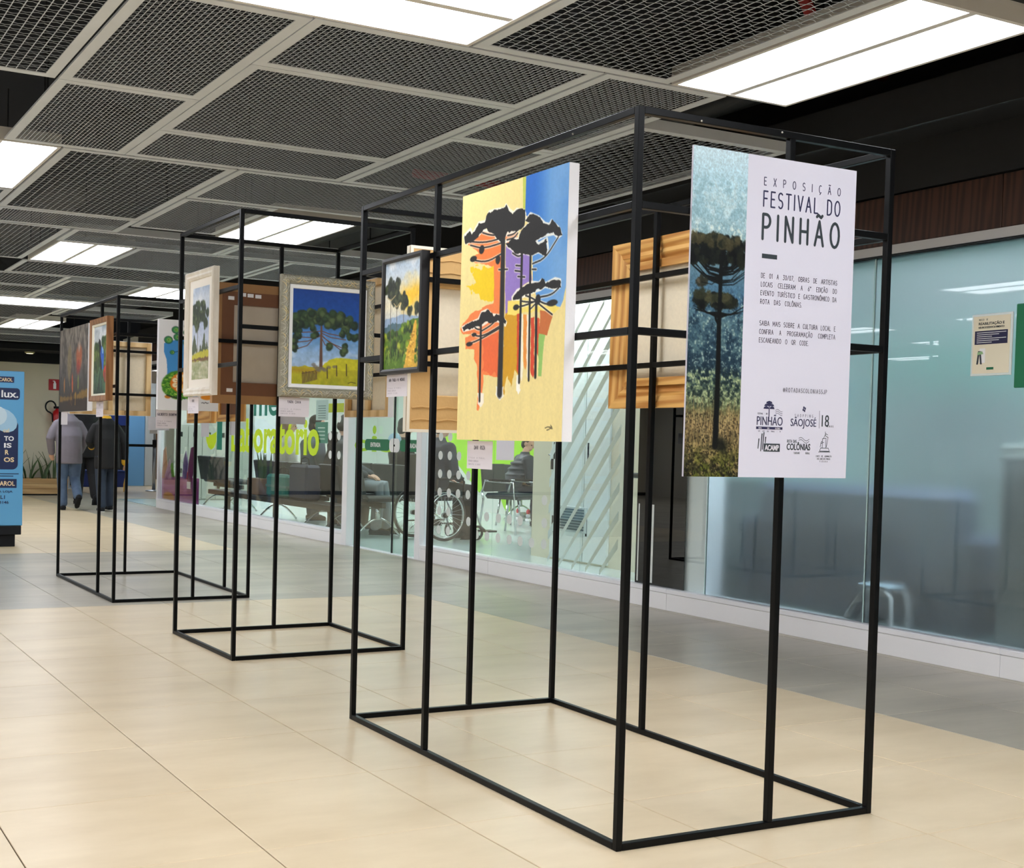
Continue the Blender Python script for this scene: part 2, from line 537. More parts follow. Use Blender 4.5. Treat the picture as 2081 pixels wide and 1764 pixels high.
# ---------------------------------------------------------------- narrow stroke lettering
def _arc(cx, cy, rx, ry, a0, a1, n=8):
    return [(cx + rx * math.cos(math.radians(a0 + (a1 - a0) * i / n)), cy + ry * math.sin(math.radians(a0 + (a1 - a0) * i / n))) for i in range(n + 1)]
_O = _arc(.25, .5, .25, .5, 0, 360, 16)
GL = {
 'A': [[(0, 0), (.24, 1), (.48, 0)], [(.09, .36), (.39, .36)]],
 'B': [[(0, 0), (0, 1), (.2, 1)] + _arc(.2, .76, .2, .24, 90, -90)[1:] + [(0, .52)], [(.2, .52)] + _arc(.2, .26, .24, .26, 90, -90)[1:] + [(0, 0)]],
 'C': [_arc(.24, .5, .24, .5, 55, 305, 12)],
 'D': [[(0, 0), (0, 1), (.12, 1)] + _arc(.12, .72, .28, .28, 90, 0, 5)[1:] + _arc(.12, .28, .28, .28, 0, -90, 5) + [(0, 0)]],
 'E': [[(.36, 1), (0, 1), (0, 0), (.36, 0)], [(0, .52), (.3, .52)]],
 'F': [[(.36, 1), (0, 1), (0, 0)], [(0, .52), (.3, .52)]],
 'G': [_arc(.24, .5, .24, .5, 55, 330, 12) + [(.46, .45), (.26, .45)]],
 'H': [[(0, 0), (0, 1)], [(.42, 0), (.42, 1)], [(0, .5), (.42, .5)]],
 'I': [[(0, 0), (0, 1)]],
 'J': [[(.3, 1), (.3, .25)] + _arc(.15, .2, .15, .2, 0, -180, 6)],
 'K': [[(0, 0), (0, 1)], [(.4, 1), (0, .42)], [(.12, .58), (.42, 0)]],
 'L': [[(0, 1), (0, 0), (.34, 0)]],
 'M': [[(0, 0), (0, 1), (.27, .3), (.54, 1), (.54, 0)]],
 'N': [[(0, 0), (0, 1), (.42, 0), (.42, 1)]],
 'O': [_O], 'Q': [_O, [(.3, .2), (.5, -.06)]],
 'P': [[(0, 0), (0, 1), (.18, 1)] + _arc(.18, .74, .22, .26, 90, -90)[1:] + [(0, .48)]],
 'R': [[(0, 0), (0, 1), (.18, 1)] + _arc(.18, .74, .22, .26, 90, -90)[1:] + [(0, .48)], [(.16, .48), (.42, 0)]],
 'S': [_arc(.2, .75, .2, .25, 40, 250, 8) + _arc(.2, .25, .2, .26, 80, -140, 8)],
 'T': [[(0, 1), (.46, 1)], [(.23, 1), (.23, 0)]],
 'U': [[(0, 1), (0, .25)] + _arc(.2, .22, .2, .22, 180, 360, 8) + [(.4, 1)]],
 'V': [[(0, 1), (.23, 0), (.46, 1)]],
 'X': [[(0, 0), (.42, 1)], [(0, 1), (.42, 0)]],
 'Y': [[(0, 1), (.22, .48), (.44, 1)], [(.22, .48), (.22, 0)]],
 'Z': [[(0, 1), (.4, 1), (0, 0), (.4, 0)]],
 '0': [_arc(.2, .5, .2, .5, 0, 360, 14)], '1': [[(0, .8), (.16, 1), (.16, 0)]],
 '3': [[(0, 1), (.36, 1), (.16, .58)] + _arc(.16, .29, .22, .29, 90, -150, 8)],
 '6': [[(.3, 1), (.04, .45)] + _arc(.2, .27, .2, .27, 150, 510, 12)],
 '7': [[(0, 1), (.38, 1), (.12, 0)]], '2': [_arc(.19, .72, .19, .28, 170, -40, 8) + [(0, 0), (.4, 0)]],
 '/': [[(0, 0), (.34, 1)]], '.': [[(0, 0), (0, .05)]], ',': [[(.04, .06), (0, -.14)]], ':': [[(0, .1), (0, .15)], [(0, .6), (0, .65)]],
 '-': [[(0, .45), (.3, .45)]], '@': [_arc(.3, .45, .3, .45, -40, 300, 14), _arc(.3, .45, .13, .2, 0, 360, 8)],
 'º': [_arc(.1, .85, .1, .13, 0, 360, 8)], ' ': [],
}
def _til(w): return [[(w / 2 - .16, 1.18), (w / 2 - .08, 1.26), (w / 2 + .08, 1.16), (w / 2 + .16, 1.24)]]
GL['Ã'] = GL['A'] + _til(.48); GL['Õ'] = GL['O'] + _til(.5)
GL['Ç'] = GL['C'] + [[(.24, 0), (.24, -.12), (.14, -.2)]]
GL['Í'] = GL['I'] + [[(-.02, 1.14), (.1, 1.28)]]
GL['Ô'] = GL['O'] + [[(.12, 1.12), (.25, 1.28), (.38, 1.12)]]
GL['É'] = GL['E'] + [[(.14, 1.14), (.26, 1.28)]]
def glyph_w(ch):
    ps = [p[0] for l in GL.get(ch, []) for p in l]
    return max(ps) if ps else 0.28
def stroke_text(name, s, material, parent, x0, z0, height, width=None, thick=0.1, y=0.0, gap=0.2, round_caps=False, xs=1.0, split=False, justify=True):
    """lettering of even strokes in the local xz plane; letter gaps stretch so that the line fills `width`"""
    tot = sum(glyph_w(c) for c in s) * height * xs
    g = gap * height
    sp = None
    if justify and width and ' ' in s:
        ns = s.count(' '); g = 0.24 * height
        ink0 = sum(glyph_w(c) for c in s if c != ' ') * height * xs
        g = max(0.10 * height, min(g, (width - ink0 - ns * 0.34 * height) / (len(s) - 1)))
        ink = sum(glyph_w(c) for c in s if c != ' ') * height
        words_gap = g * (len(s) - 1)
        xs = min(xs, (width - words_gap - ns * 0.12 * height) / ink)
        sp = (width - words_gap - ink * xs) / ns
    elif width and len(s) > 1:
        g = (width - tot) / (len(s) - 1)
        if g < 0.06 * height:
            xs = xs * width / (tot + 0.12 * height * (len(s) - 1)); tot = sum(glyph_w(c) for c in s) * height * xs
            g = (width - tot) / (len(s) - 1)
    mb = MB(); x = x0; t = thick * height / 2
    layer = 0
    for ch in s:
        for line in GL.get(ch, []):
            P = [(x + p[0] * height * xs, z0 + p[1] * height) for p in line]
            for i in range(len(P) - 1):
                (ax, az), (bx, bz) = P[i], P[i + 1]
                L = math.hypot(bx - ax, bz - az)
                if L < 1e-7: continue
                dx, dz = (bx - ax) / L, (bz - az) / L
                e = 0.0 if round_caps else t * 0.8
                ax2, az2, bx2, bz2 = ax - dx * e, az - dz * e, bx + dx * e, bz + dz * e
                layer += 1
                yy = y - 0.000004 * (layer % 40)
                mb.add([(ax2 - dz * t, yy, az2 + dx * t), (ax2 + dz * t, yy, az2 - dx * t), (bx2 + dz * t, yy, bz2 - dx * t), (bx2 - dz * t, yy, bz2 + dx * t)], [(0, 1, 2, 3)])
            if round_caps:
                for (ax, az) in P:
                    layer += 1
                    yy = y - 0.000004 * (layer % 40)
                    mb.add([(ax + t * math.cos(k * PI / 4), yy, az + t * math.sin(k * PI / 4)) for k in range(8)], [tuple(range(8))])
        x += (sp if (sp is not None and ch == ' ') else glyph_w(ch) * height * xs) + g
        if split and mb.v:
            mb.build('letter', material, parent); mb = MB()
    if split: return None
    o = mb.build(name, material, parent)
    o['kind'] = 'stuff'
    return o
# ---------------------------------------------------------------- materials of the place
M_BEIGE = mat('beige_porcelain_tile', (226, 206, 172), rough=0.32, spec=0.36, noise=(1.7, 0.7), col2=(204, 182, 146), stretch=(0.9, 2.4, 1), world=True, vary=0.03)
M_GREY = mat('grey_porcelain_tile', (192, 183, 164), rough=0.30, spec=0.34, noise=(1.0, 0.8), col2=(154, 147, 132), stretch=(0.7, 3.2, 1), world=True, vary=0.05)
M_GROUT = mat('grout', (84, 66, 46), rough=0.9)
M_NAVYVOID = mat('navy_black_void', (8, 15, 28), rough=0.85)
M_VOID = mat('black_painted_void', (8, 12, 19), rough=0.85, noise=(3, 0.5), col2=(4, 6, 11))
M_FRAME = mat('grey_powder_coated_frame', (220, 226, 234), rough=0.42, noise=(5, 0.3), col2=(196, 200, 206))
M_WIRE = mat('galvanised_mesh_wire', (204, 212, 224), rough=0.45)
M_WHITE = mat('white_lacquer', (246, 245, 247), rough=0.35)
M_ALU = mat('white_aluminium', (242, 242, 246), rough=0.3)
M_LAMPRIM = mat('lamp_rim', (225, 222, 218), rough=0.4)
M_DIFF = emitter('lamp_diffuser', (246, 249, 255), LAMP)
M_DIFFO = emitter('office_lamp_diffuser', (232, 244, 255), LAMP_CLINIC * 1.6)
M_DIFFC = emitter('clinic_lamp_diffuser', (240, 250, 255), LAMP_CLINIC)
M_BLACK = mat('black_powder_coat', (6, 7, 8), rough=0.36, spec=0.14, noise=(40, 0.4), col2=(12, 12, 13))

# ---------------------------------------------------------------- floor of square tiles
TP = 0.6026; TX0 = 1.235; TY0 = 3.074
WX = 5.56                      # storefront plane
floor = structure(MB().box(-7.0, WX + 0.02, -7.0, 34.0, -0.20, -0.004).build('floor', M_GROUT))
def project(x, y, z):
    d = Vector((x, y, z - CAM_H)); k = d.dot(AX_W)
    if k < 0.3: return None
    return (783.63 + 2548.9 * d.dot(AX_R) / k, 977.46 - 2548.9 * d.dot(AX_U) / k, k)
tiles = []
for i in range(-14, 8):
    for j in range(-17, 52):
        x0 = TX0 + i * TP; y0 = TY0 + j * TP
        x1 = min(x0 + TP, WX)
        if x1 - x0 < 0.03: continue
        grey = x0 > 4.2 or (y0 > 7.85 and y0 < 11.3) or x1 < 0.06
        p = project((x0 + x1) / 2, y0 + TP / 2, 0)
        seen = p is not None and -60 < p[0] < 2140 and 900 < p[1] < 1830
        tiles.append((seen, (p[2] if p else 99), x0, x1, y0, grey))
seen = sorted([t for t in tiles if t[0]], key=lambda t: t[1])
near, rest = seen[:295], seen[295:] + [t for t in tiles if not t[0]]
tile_meshes = {}
def tile_box(mb, x0, x1, y0, y1):
    g, b = 0.0020, 0.0012
    x0 += g; x1 -= g; y0 += g * .5; y1 -= g * .5
    vs = [(x0, y0, -0.004), (x1, y0, -0.004), (x1, y1, -0.004), (x0, y1, -0.004),
          (x0, y0, -b), (x1, y0, -b), (x1, y1, -b), (x0, y1, -b),
          (x0 + b, y0 + b, 0), (x1 - b, y0 + b, 0), (x1 - b, y1 - b, 0), (x0 + b, y1 - b, 0)]
    fs = [(8, 9, 10, 11)]
    for k in range(4):
        k2 = (k + 1) % 4
        fs.append((k, k2, 4 + k2, 4 + k)); fs.append((4 + k, 4 + k2, 8 + k2, 8 + k))
    mb.add(vs, fs)
for s, d, x0, x1, y0, grey in near:
    key = (round(x1 - x0, 3), grey)
    if key not in tile_meshes:
        mb = MB(); tile_box(mb, 0, x1 - x0, 0, TP)
        tile_meshes[key] = mb.mesh('floor_tile'); tile_meshes[key].materials.append(M_GREY if grey else M_BEIGE)
    obj('floor_tile', tile_meshes[key], None, floor, (x0, y0, 0))
for grey in (False, True):
    mb = MB()
    for s, d, x0, x1, y0, g in rest:
        if g == grey: tile_box(mb, x0, x1, y0, y0 + TP)
    tag(mb.build('floor_tile_field', M_GREY if grey else M_BEIGE, floor), kind='stuff')
# small specks of dirt lie in the grain of the tiles: none built

# ---------------------------------------------------------------- ceiling: black void, hung wire-mesh panels
CZ = 2.59
ceiling = structure(MB().box(-7.0, WX + 0.02, -7.0, 34.0, 3.45, 3.6).build('ceiling', M_NAVYVOID))
def wire_mesh(w, l, px, py, wire=0.0024):
    """straight wires along y crossed by wavy wires along x"""
    vs = []; fs = []
    def ribbon(p, q, hw, z, hz):
        dx, dy = q[0] - p[0], q[1] - p[1]; L = math.hypot(dx, dy); nx, ny = -dy / L * hw, dx / L * hw
        k = len(vs)
        vs.extend([(p[0] - nx, p[1] - ny, z), (p[0] + nx, p[1] + ny, z), (q[0] + nx, q[1] + ny, z), (q[0] - nx, q[1] - ny, z),
                   (p[0], p[1], z + hz), (q[0], q[1], z + hz)])
        fs.extend([(k, k + 1, k + 2, k + 3), (k, k + 3, k + 5, k + 4)])
    n = max(2, int(round(w / px))); px = w / n
    for i in range(1, n):
        ribbon((i * px, 0), (i * px, l), wire * 0.62, 0.0, 0.002)
    mrow = max(2, int(round(l / py))); py = l / mrow
    amp = py * 0.26
    for j in range(mrow):
        yy = (j + 0.5) * py
        pts = []
        for i in range(2 * n + 1):
            ph = i % 4
            pts.append((i * px / 2, yy + (0, amp, 0, -amp)[ph] * (1 if j % 2 else -1)))
        for a, b in zip(pts[:-1], pts[1:]):
            ribbon(a, b, wire * 0.42, 0.002, 0.0015)
    me = bpy.data.meshes.new('wire_mesh'); me.from_pydata(vs, [], fs); me.update(); me.materials.append(M_WIRE)
    return me
_wm = {}
def ceiling_panel(x0, x1, y0, y1, kind='fine', dz=0.0, tall=False):
    fw, fh = 0.047, 0.05
    x0 += 0.003; x1 -= 0.003; y0 += 0.003; y1 -= 0.003
    w, l = x1 - x0, y1 - y0
    z = CZ + dz
    mb = MB()
    mb.box(0, fw, 0, l, 0, .004).box(w - fw, w, 0, l, 0, .004).box(fw, w - fw, 0, fw, 0, .004).box(fw, w - fw, l - fw, l, 0, .004)
    e = .003
    if dz == 0 and not tall: fh = .010
    mb.box(0, e, 0, l, .004, fh).box(w - e, w, 0, l, .004, fh).box(e, w - e, 0, e, .004, fh).box(e, w - e, l - e, l, .004, fh)
    p = mb.build('ceiling_panel', M_FRAME, ceiling, loc=(x0, y0, z))
    key = (round(w, 2), round(l, 2), kind)
    if key not in _wm:
        px, py = {'fine': (0.0205, 0.023), 'coarse': (0.040, 0.036), 'far': (0.040, 0.05)}[kind]
        _wm[key] = wire_mesh(w - 2 * fw, l - 2 * fw, px, py, 0.0026 if kind == 'fine' else 0.0034)
    obj('wire_mesh', _wm[key], None, p, (fw, fw, 0.003))
    return p
PANELS = [(.20, 1.15, 3.50, 5.42, 'coarse', 0), (1.16, 1.79, 4.16, 5.42, 'fine', 0), (1.16, 1.79, 5.42, 6.68, 'fine', 0),
          (1.79, 3.06, 4.15, 4.79, 'fine', 0), (1.79, 3.06, 4.79, 6.05, 'fine', 0), (1.79, 3.06, 6.05, 6.68, 'fine', 0),
          (2.43, 3.37, 2.22, 4.14, 'coarse', 0), (3.07, 3.70, 4.15, 5.42, 'fine', 0), (3.07, 3.70, 5.42, 6.68, 'fine', 0),
          (3.71, 4.66, 4.75, 6.65, 'coarse', 0, True), (1.47, 2.44, 6.70, 8.66, 'coarse', 0), (1.47, 2.44, 8.67, 9.27, 'fine', 0),
          (2.45, 4.37, 6.70, 7.66, 'fine', 0), (2.45, 3.09, 7.69, 8.95, 'fine', 0.0), (.50, 1.46, 8.02, 8.66, 'fine', 0),
          (1.17, 2.11, 9.29, 11.16, 'coarse', 0), (2.13, 3.44, 9.30, 9.93, 'fine', 0, True), (3.45, 4.87, 9.30, 9.93, 'fine', 0, True),
          (2.79, 4.09, 9.97, 11.22, 'fine', 0), (2.13, 4.09, 11.23, 12.13, 'coarse', 0), (1.80, 2.77, 12.17, 13.14, 'coarse', 0),
          (1.80, 2.77, 13.2, 14.28, 'far', 0), (2.79, 3.60, 12.45, 14.32, 'far', 0, True), (4.12, 4.85, 9.97, 11.22, 'fine', 0),
          (3.60, 4.60, 13.75, 14.4, 'far', 0), (2.45, 3.42, 15.28, 17.05, 'far', 0), (3.44, 4.75, 15.28, 16.2, 'far', 0, True),
          (2.0, 3.14, 17.1, 18.7, 'far', 0), (3.2, 4.6, 18.75, 19.8, 'far', 0, True), (1.9, 3.1, 18.75, 20.2, 'far', 0),
          (3.2, 4.7, 19.9, 21.4, 'far', 0), (1.8, 3.1, 20.3, 21.6, 'far', 0, True)]
for P_ in PANELS:
    ceiling_panel(*P_)
# ducts, pipes and hangers in the void
mb = MB()
for (x0, x1, y0, y1, z0, z1) in ((4.55, 5.1, 7.3, 20, 2.95, 3.3), (0.2, 0.9, -2, 20, 3.05, 3.4), (2.2, 2.6, 9, 21, 3.1, 3.4)):
    mb.box(x0, x1, y0, y1, z0, z1)
mb.build('air_duct', mat('black_duct', (26, 30, 35), rough=0.6), ceiling)
MB().tube([(4.45, -1, 3.02), (4.62, 4.4, 2.98), (4.7, 5.0, 2.98), (4.72, 20, 2.98)], 0.075, 10).build('dark_pipe', mat('dark_pipe', (34, 40, 46), rough=0.5), ceiling, smooth=True)
MB().tube([(4.1, 4.2, 3.2), (4.45, 4.32, 2.92), (4.9, 4.4, 2.92)], 0.028, 8).build('sprinkler_pipe', mat('red_pipe', (150, 30, 32), rough=0.5), ceiling, smooth=True)
MB().tube([(3.9, 7.35, 2.86), (5.4, 7.35, 2.86)], 0.03, 8).build('sprinkler_pipe', MATS['red_pipe'], ceiling, smooth=True)
mb = MB()
for P_ in PANELS:
    for sx in (0.12, 0.88):
        x = P_[0] + (P_[1] - P_[0]) * sx; y = (P_[2] + P_[3]) / 2
        mb.box(x - 0.004, x + 0.004, y - 0.004, y + 0.004, CZ + 0.01, 3.46)
tag(mb.build('hanger_rods', mat('dark_rod', (30, 33, 38), rough=0.6), ceiling), kind='stuff')

# ---------------------------------------------------------------- light panels
def ceiling_light(x0, x1, y0, y1, label, group='ceiling lights of the corridor', split='x', z=CZ, dm=None):
    t = thing('ceiling_light', label, 'ceiling light', (x0, y0, z), 0, group)
    w, l = x1 - x0, y1 - y0
    r = 0.018
    mb = MB()
    mb.box(0, r, 0, l, 0, 0.07).box(w - r, w, 0, l, 0, 0.07).box(r, w - r, 0, r, 0, 0.07).box(r, w - r, l - r, l, 0, 0.07).box(r, w - r, r, l - r, 0.06, 0.07)
    mb.build('housing', M_LAMPRIM, t)
    g = 0.017
    dm = dm or M_DIFF
    if split == 'x':
        MB().box(w / 2 - g, w / 2 + g, r, l - r, 0.004, 0.06).build('centre_bar', M_LAMPRIM, t)
        MB().box(r, w / 2 - g, r, l - r, 0.010, 0.016).build('diffuser', dm, t)
        MB().box(w / 2 + g, w - r, r, l - r, 0.010, 0.016).build('diffuser', dm, t)
    else:
        MB().box(r, w - r, l / 2 - g, l / 2 + g, 0.004, 0.06).build('centre_bar', M_LAMPRIM, t)
        MB().box(r, w - r, r, l / 2 - g, 0.010, 0.016).build('diffuser', dm, t)
        MB().box(r, w - r, l / 2 + g, l - r, 0.010, 0.016).build('diffuser', dm, t)
    return t
ceiling_light(1.14, 2.42, 3.50, 4.145, 'bright white light panel cut off by the top edge of the photo', split='y')
ceiling_light(3.39, 4.02, 2.93, 4.14, 'large bright twin light panel in the ceiling above the exhibition poster')
ceiling_light(0.84, 1.46, 6.70, 8.00, 'bright light panel at the left edge beside coarse mesh ceiling panels')
ceiling_light(3.12, 3.79, 7.84, 9.03, 'twin light panel above the silver-framed blue tree painting')
ceiling_light(2.16, 2.77, 9.96, 11.17, 'twin light panel left of the tallest black stand')
ceiling_light(3.64, 4.27, 12.42, 13.66, 'twin light panel just above the stand with the parrot painting')
ceiling_light(1.95, 3.62, 14.40, 15.24, 'long narrow-looking light panel crossing the far ceiling at left', split='y')
ceiling_light(3.17, 3.83, 17.12, 18.65, 'most distant twin light panel low over the far end of the corridor')
for (x, y) in [(x_, y_) for x_ in (-5.6, -3.5, -1.4) for y_ in (-6.0, -3.6, -1.2, 1.2, 3.6, 6.0, 8.4, 10.8, 13.2, 15.6, 18.0, 20.4)] + [(x_, y_) for x_ in (0.7, 2.7, 4.4) for y_ in (-6.0, -3.6, -1.4)] + [(0.7, 0.8), (2.6, 0.7)]:
    ceiling_light(x, x + 0.64, y, y + 1.24, 'added unseen twin light panel that evens out the corridor light', 'added unseen light panels')  # unseen ceiling panels added to light floor and upright faces evenly

# ---------------------------------------------------------------- storefront (right side)
wall_r = structure(MB().box(WX, WX + 0.10, -7, 19.6, 2.395, 3.45).build('wall_right', M_VOID))
MB().box(4.78, WX, -7, 7.0, 2.75, 2.79).build('soffit', mat('black_soffit', (22, 25, 30), rough=0.7), wall_r)
MB().box(4.76, 4.78, -7, 7.0, 2.60, 2.79).build('soffit_edge', MATS['black_soffit'], wall_r)
MB().box(WX - 0.035, WX, -7, 19.6, 2.50, 2.75).build('black_fascia', mat('black_fascia', (30, 32, 36), rough=0.6), wall_r)
M_FASCIA = wood('dark_walnut_fascia', (76, 51, 41), (54, 36, 30), scale=2.2, stretch=(1, 7, 0.4), rough=0.42)
for k, (a, b) in enumerate(((-7, -4.2), (-4.2, -1.4), (-1.4, 1.4), (1.4, 4.2), (4.2, 7.0), (7.0, 9.8), (9.8, 12.6), (12.6, 15.4), (15.4, 18.2), (18.2, 19.6))):
    MB().bbox(WX - 0.03, WX + 0.05, a + 0.002, b - 0.002, 2.225, 2.49, 0.002).build('wood_panel', M_FASCIA, wall_r)
MB().box(WX - 0.04, WX + 0.06, -7, 19.6, 2.172, 2.222).build('header_rail', mat('header_grey', (190, 190, 192), rough=0.35), wall_r)
MB().box(WX - 0.042, WX + 0.062, -7, 19.6, 2.166, 2.172).build('header_gasket', M_VOID, wall_r)
# plinth in two runs, broken by the clinic entrance
for (a, b, cuts) in ((-7.0, 10.10, (0.9, 4.1, 6.62, 8.9)), (11.80, 18.44, (14.2, 16.4))):
    ys = [a] + list(cuts) + [b]
    for c, d in zip(ys[:-1], ys[1:]):
        MB().bbox(WX - 0.045, WX + 0.06, c + 0.001, d - 0.001, 0.0, 0.113, 0.002).build('plinth_board', M_WHITE, wall_r)
        MB().bbox(WX - 0.050, WX + 0.06, c, d, 0.114, 0.146, 0.004).build('plinth_sill', M_ALU, wall_r)
    MB().box(WX - 0.035, WX + 0.05, a, b, 0.1125, 0.1145).build('plinth_joint', mat('joint_grey', (150, 150, 155)), wall_r)
for (a, b, x0, x1) in ((10.10, 10.20, -.05, .06), (11.68, 11.80, -.05, .06), (18.38, 18.45, -.04, .05)):
    MB().bbox(WX + x0, WX + x1, a, b, 0.0, 2.17, 0.004).build('frame_post', M_ALU, wall_r)

G_CLEAR = glass('clear_shop_glass', (249, 252, 251), f0=0.055)
G_DOOR = glass('clear_door_glass', (243, 251, 248), f0=0.055)
G_DARK = glass('tinted_shop_glass', (58, 66, 72), f0=0.08)
G_FROST = glass('frosted_film_glass', (246, 252, 252), f0=0.04, frost=0.36, film=(238, 250, 250))
def window(n, y0, y1, z0, z1, g, splits=()):
    ys = [y0] + list(splits) + [y1]
    root = None
    for a, b in zip(ys[:-1], ys[1:]):
        o = MB().box(WX + 0.0, WX + 0.010, a + 0.0015, b - 0.0015, z0, z1)
        if root is None:
            root = structure(o.build('window_%d' % n, g))
        else:
            o.build('glass_pane', g, root)
    return root
win1 = window(1, 11.80, 18.38, 0.146, 2.166, G_CLEAR, (13.56, 14.9, 16.45))
win2 = window(2, 7.02, 10.10, 0.146, 2.166, G_CLEAR, (7.68, 8.93))
win3 = window(3, 6.505, 7.02, 0.146, 2.166, G_DARK)
MB().box(WX, WX + .010, 6.302, 6.502, .146, 2.166).build('glass_pane', G_CLEAR, win3)
win4 = window(4, 5.0, 6.298, 0.146, 2.166, G_FROST)
win5 = window(5, -1.0, 4.995, 0.146, 2.166, G_FROST, (2.6,))
for yy in (5.0, 6.30, 2.6):
    MB().box(WX - 0.001, WX + 0.011, yy - 0.004, yy + 0.003, 0.146, 2.166).build('pane_edge', mat('glass_edge', (190, 222, 222), rough=0.2), win4)
door1 = structure(MB().box(WX + 0.0, WX + 0.010, 10.2, 10.745, 0.01, 2.166).build('door_1', G_DOOR))
MB().box(WX + 0.03, WX + 0.040, 10.75, 11.68, 0.01, 2.166).build('glass_pane', G_DOOR, door1)
MB().box(WX - 0.004, WX + 0.014, 10.742, 10.752, 0.01, 2.166).build('door_seal', M_VOID, door1)
MB().box(WX - 0.03, WX + 0.06, 10.2, 11.68, 0.0, 0.006).build('threshold', M_ALU, door1)
# surroundings the photo does not show: plain walls close the corridor
M_OFFW = mat('off_white_wall', (214, 208, 196), rough=0.7)
structure(MB().box(-7.1, -7.0, -7, 34, 0, 3.45).build('wall_left', M_OFFW))
structure(MB().box(-7, 12, -7.1, -7.0, 0, 3.45).build('wall_back', M_OFFW))
# ---------------------------------------------------------------- display stands of black square tube
TB = 0.020
STANDS = {'A': dict(F=(2.099, 2.692), yaw=-0.0098, w=0.952, l=1.722, h=2.0),
          'B': dict(F=(2.119, 5.763), yaw=0.0146, w=0.966, l=0.916, h=2.2),
          'C': dict(F=(2.118, 8.013), yaw=0.002, w=0.948, l=1.643, h=1.99)}
def stand(key, label, mids, bars):
    s = STANDS[key]; w, l, h = s['w'], s['l'], s['h']
    t = thing('display_stand', label, 'display stand', (s['F'][0], s['F'][1], 0), s['yaw'], 'black metal display stands')
    b = 0.0016
    for (x, y) in ((0, 0), (w - TB, 0), (0, l - TB), (w - TB, l - TB)):
        MB().bbox(x, x + TB, y, y + TB, 0, h, b).build('corner_post', M_BLACK, t)
    def rail(face, z, name='rail'):
        if face == 'front': m_ = MB().bbox(TB, w - TB, 0, TB, z, z + TB, b)
        elif face == 'back': m_ = MB().bbox(TB, w - TB, l - TB, l, z, z + TB, b)
        elif face == 'left': m_ = MB().bbox(0, TB, TB, l - TB, z, z + TB, b)
        else: m_ = MB().bbox(w - TB, w, TB, l - TB, z, z + TB, b)
        return m_.build(name, M_BLACK, t)
    for f in ('front', 'back', 'left', 'right'):
        rail(f, 0.0, 'base_rail'); rail(f, h - TB, 'top_rail')
    for f, c in mids:
        if f == 'front': m_ = MB().bbox(c - TB / 2, c + TB / 2, 0, TB, TB, h - TB, b)
        elif f == 'back': m_ = MB().bbox(c - TB / 2, c + TB / 2, l - TB, l, TB, h - TB, b)
        elif f == 'left': m_ = MB().bbox(0, TB, c - TB / 2, c + TB / 2, TB, h - TB, b)
        else: m_ = MB().bbox(w - TB, w, c - TB / 2, c + TB / 2, TB, h - TB, b)
        m_.build('middle_post', M_BLACK, t)
    for f, z in bars:
        rail(f, z, 'cross_bar')
    return t
standA = stand('A', 'black square-tube display stand carrying the white exhibition poster, nearest of three', [('left', 1.118), ('right', 1.10), ('front', 0.545), ('back', 0.535)],
               [(f, z) for f in ('left', 'right', 'front', 'back') for z in (1.395, 1.73)])
standB = stand('B', 'taller black metal display stand carrying the silver-framed blue tree painting', [('back', 0.60)],
               [('left', 1.443), ('left', 1.815), ('front', 1.623), ('back', 1.62), ('right', 1.443), ('right', 1.815)])
standC = stand('C', 'black metal display stand with the parrot and dark paintings, farthest of three', [('left', 0.42), ('right', 0.48), ('front', 0.545), ('back', 0.53)],
               [('left', 1.395), ('left', 1.73), ('right', 1.395), ('right', 1.73), ('front', 1.73), ('back', 1.395), ('back', 1.73)])
for (tx, pts) in ((standA, ((0.21, -0.002, 1.985), (0.5, -0.002, 1.992), (-0.002, 0.30, 1.985))),):
    for p in pts:
        MB().ellipsoid(p, (0.004, 0.002, 0.003), 8, 4).build('screw', mat('bright_screw', (200, 196, 188), rough=0.3, metal=0.8), tx)

def on_stand(key, face, a0, a1, z, gap=0.0):
    """origin (left bottom, as seen from outside) and turn of something hung on a stand's face;
    a0..a1 are distances along x (front, back) or y (left, right) measured from the stand's near-left corner"""
    s = STANDS[key]; yaw = s['yaw']
    c, sn = math.cos(yaw), math.sin(yaw)
    def W(u, v): return (s['F'][0] + c * u - sn * v, s['F'][1] + sn * u + c * v, z)
    if face == 'left': return W(-gap, max(a0, a1)), yaw - PI / 2
    if face == 'front': return W(min(a0, a1), -gap), yaw
    if face == 'right': return W(s['w'] + gap, min(a0, a1)), yaw + PI / 2
    return W(max(a0, a1), s['l'] + gap), yaw + PI
# ---------------------------------------------------------------- pictures: what is painted on them
def quad_map(tl, tr, br, bl):
    """maps sketch coordinates of a picture's four corners to the unit square"""
    A = []; b = []
    for (x, y), (u, v) in zip((tl, tr, br, bl), ((0, 0), (1, 0), (1, 1), (0, 1))):
        A.append([x, y, 1, 0, 0, 0, -u * x, -u * y]); b.append(u)
        A.append([0, 0, 0, x, y, 1, -v * x, -v * y]); b.append(v)
    h = np.linalg.solve(np.array(A, float), np.array(b, float))
    def f(*pts):
        out = []
        for x, y in pts:
            d = h[6] * x + h[7] * y + 1
            out.append(((h[0] * x + h[1] * y + h[2]) / d, (h[3] * x + h[4] * y + h[5]) / d))
        return out
    return f

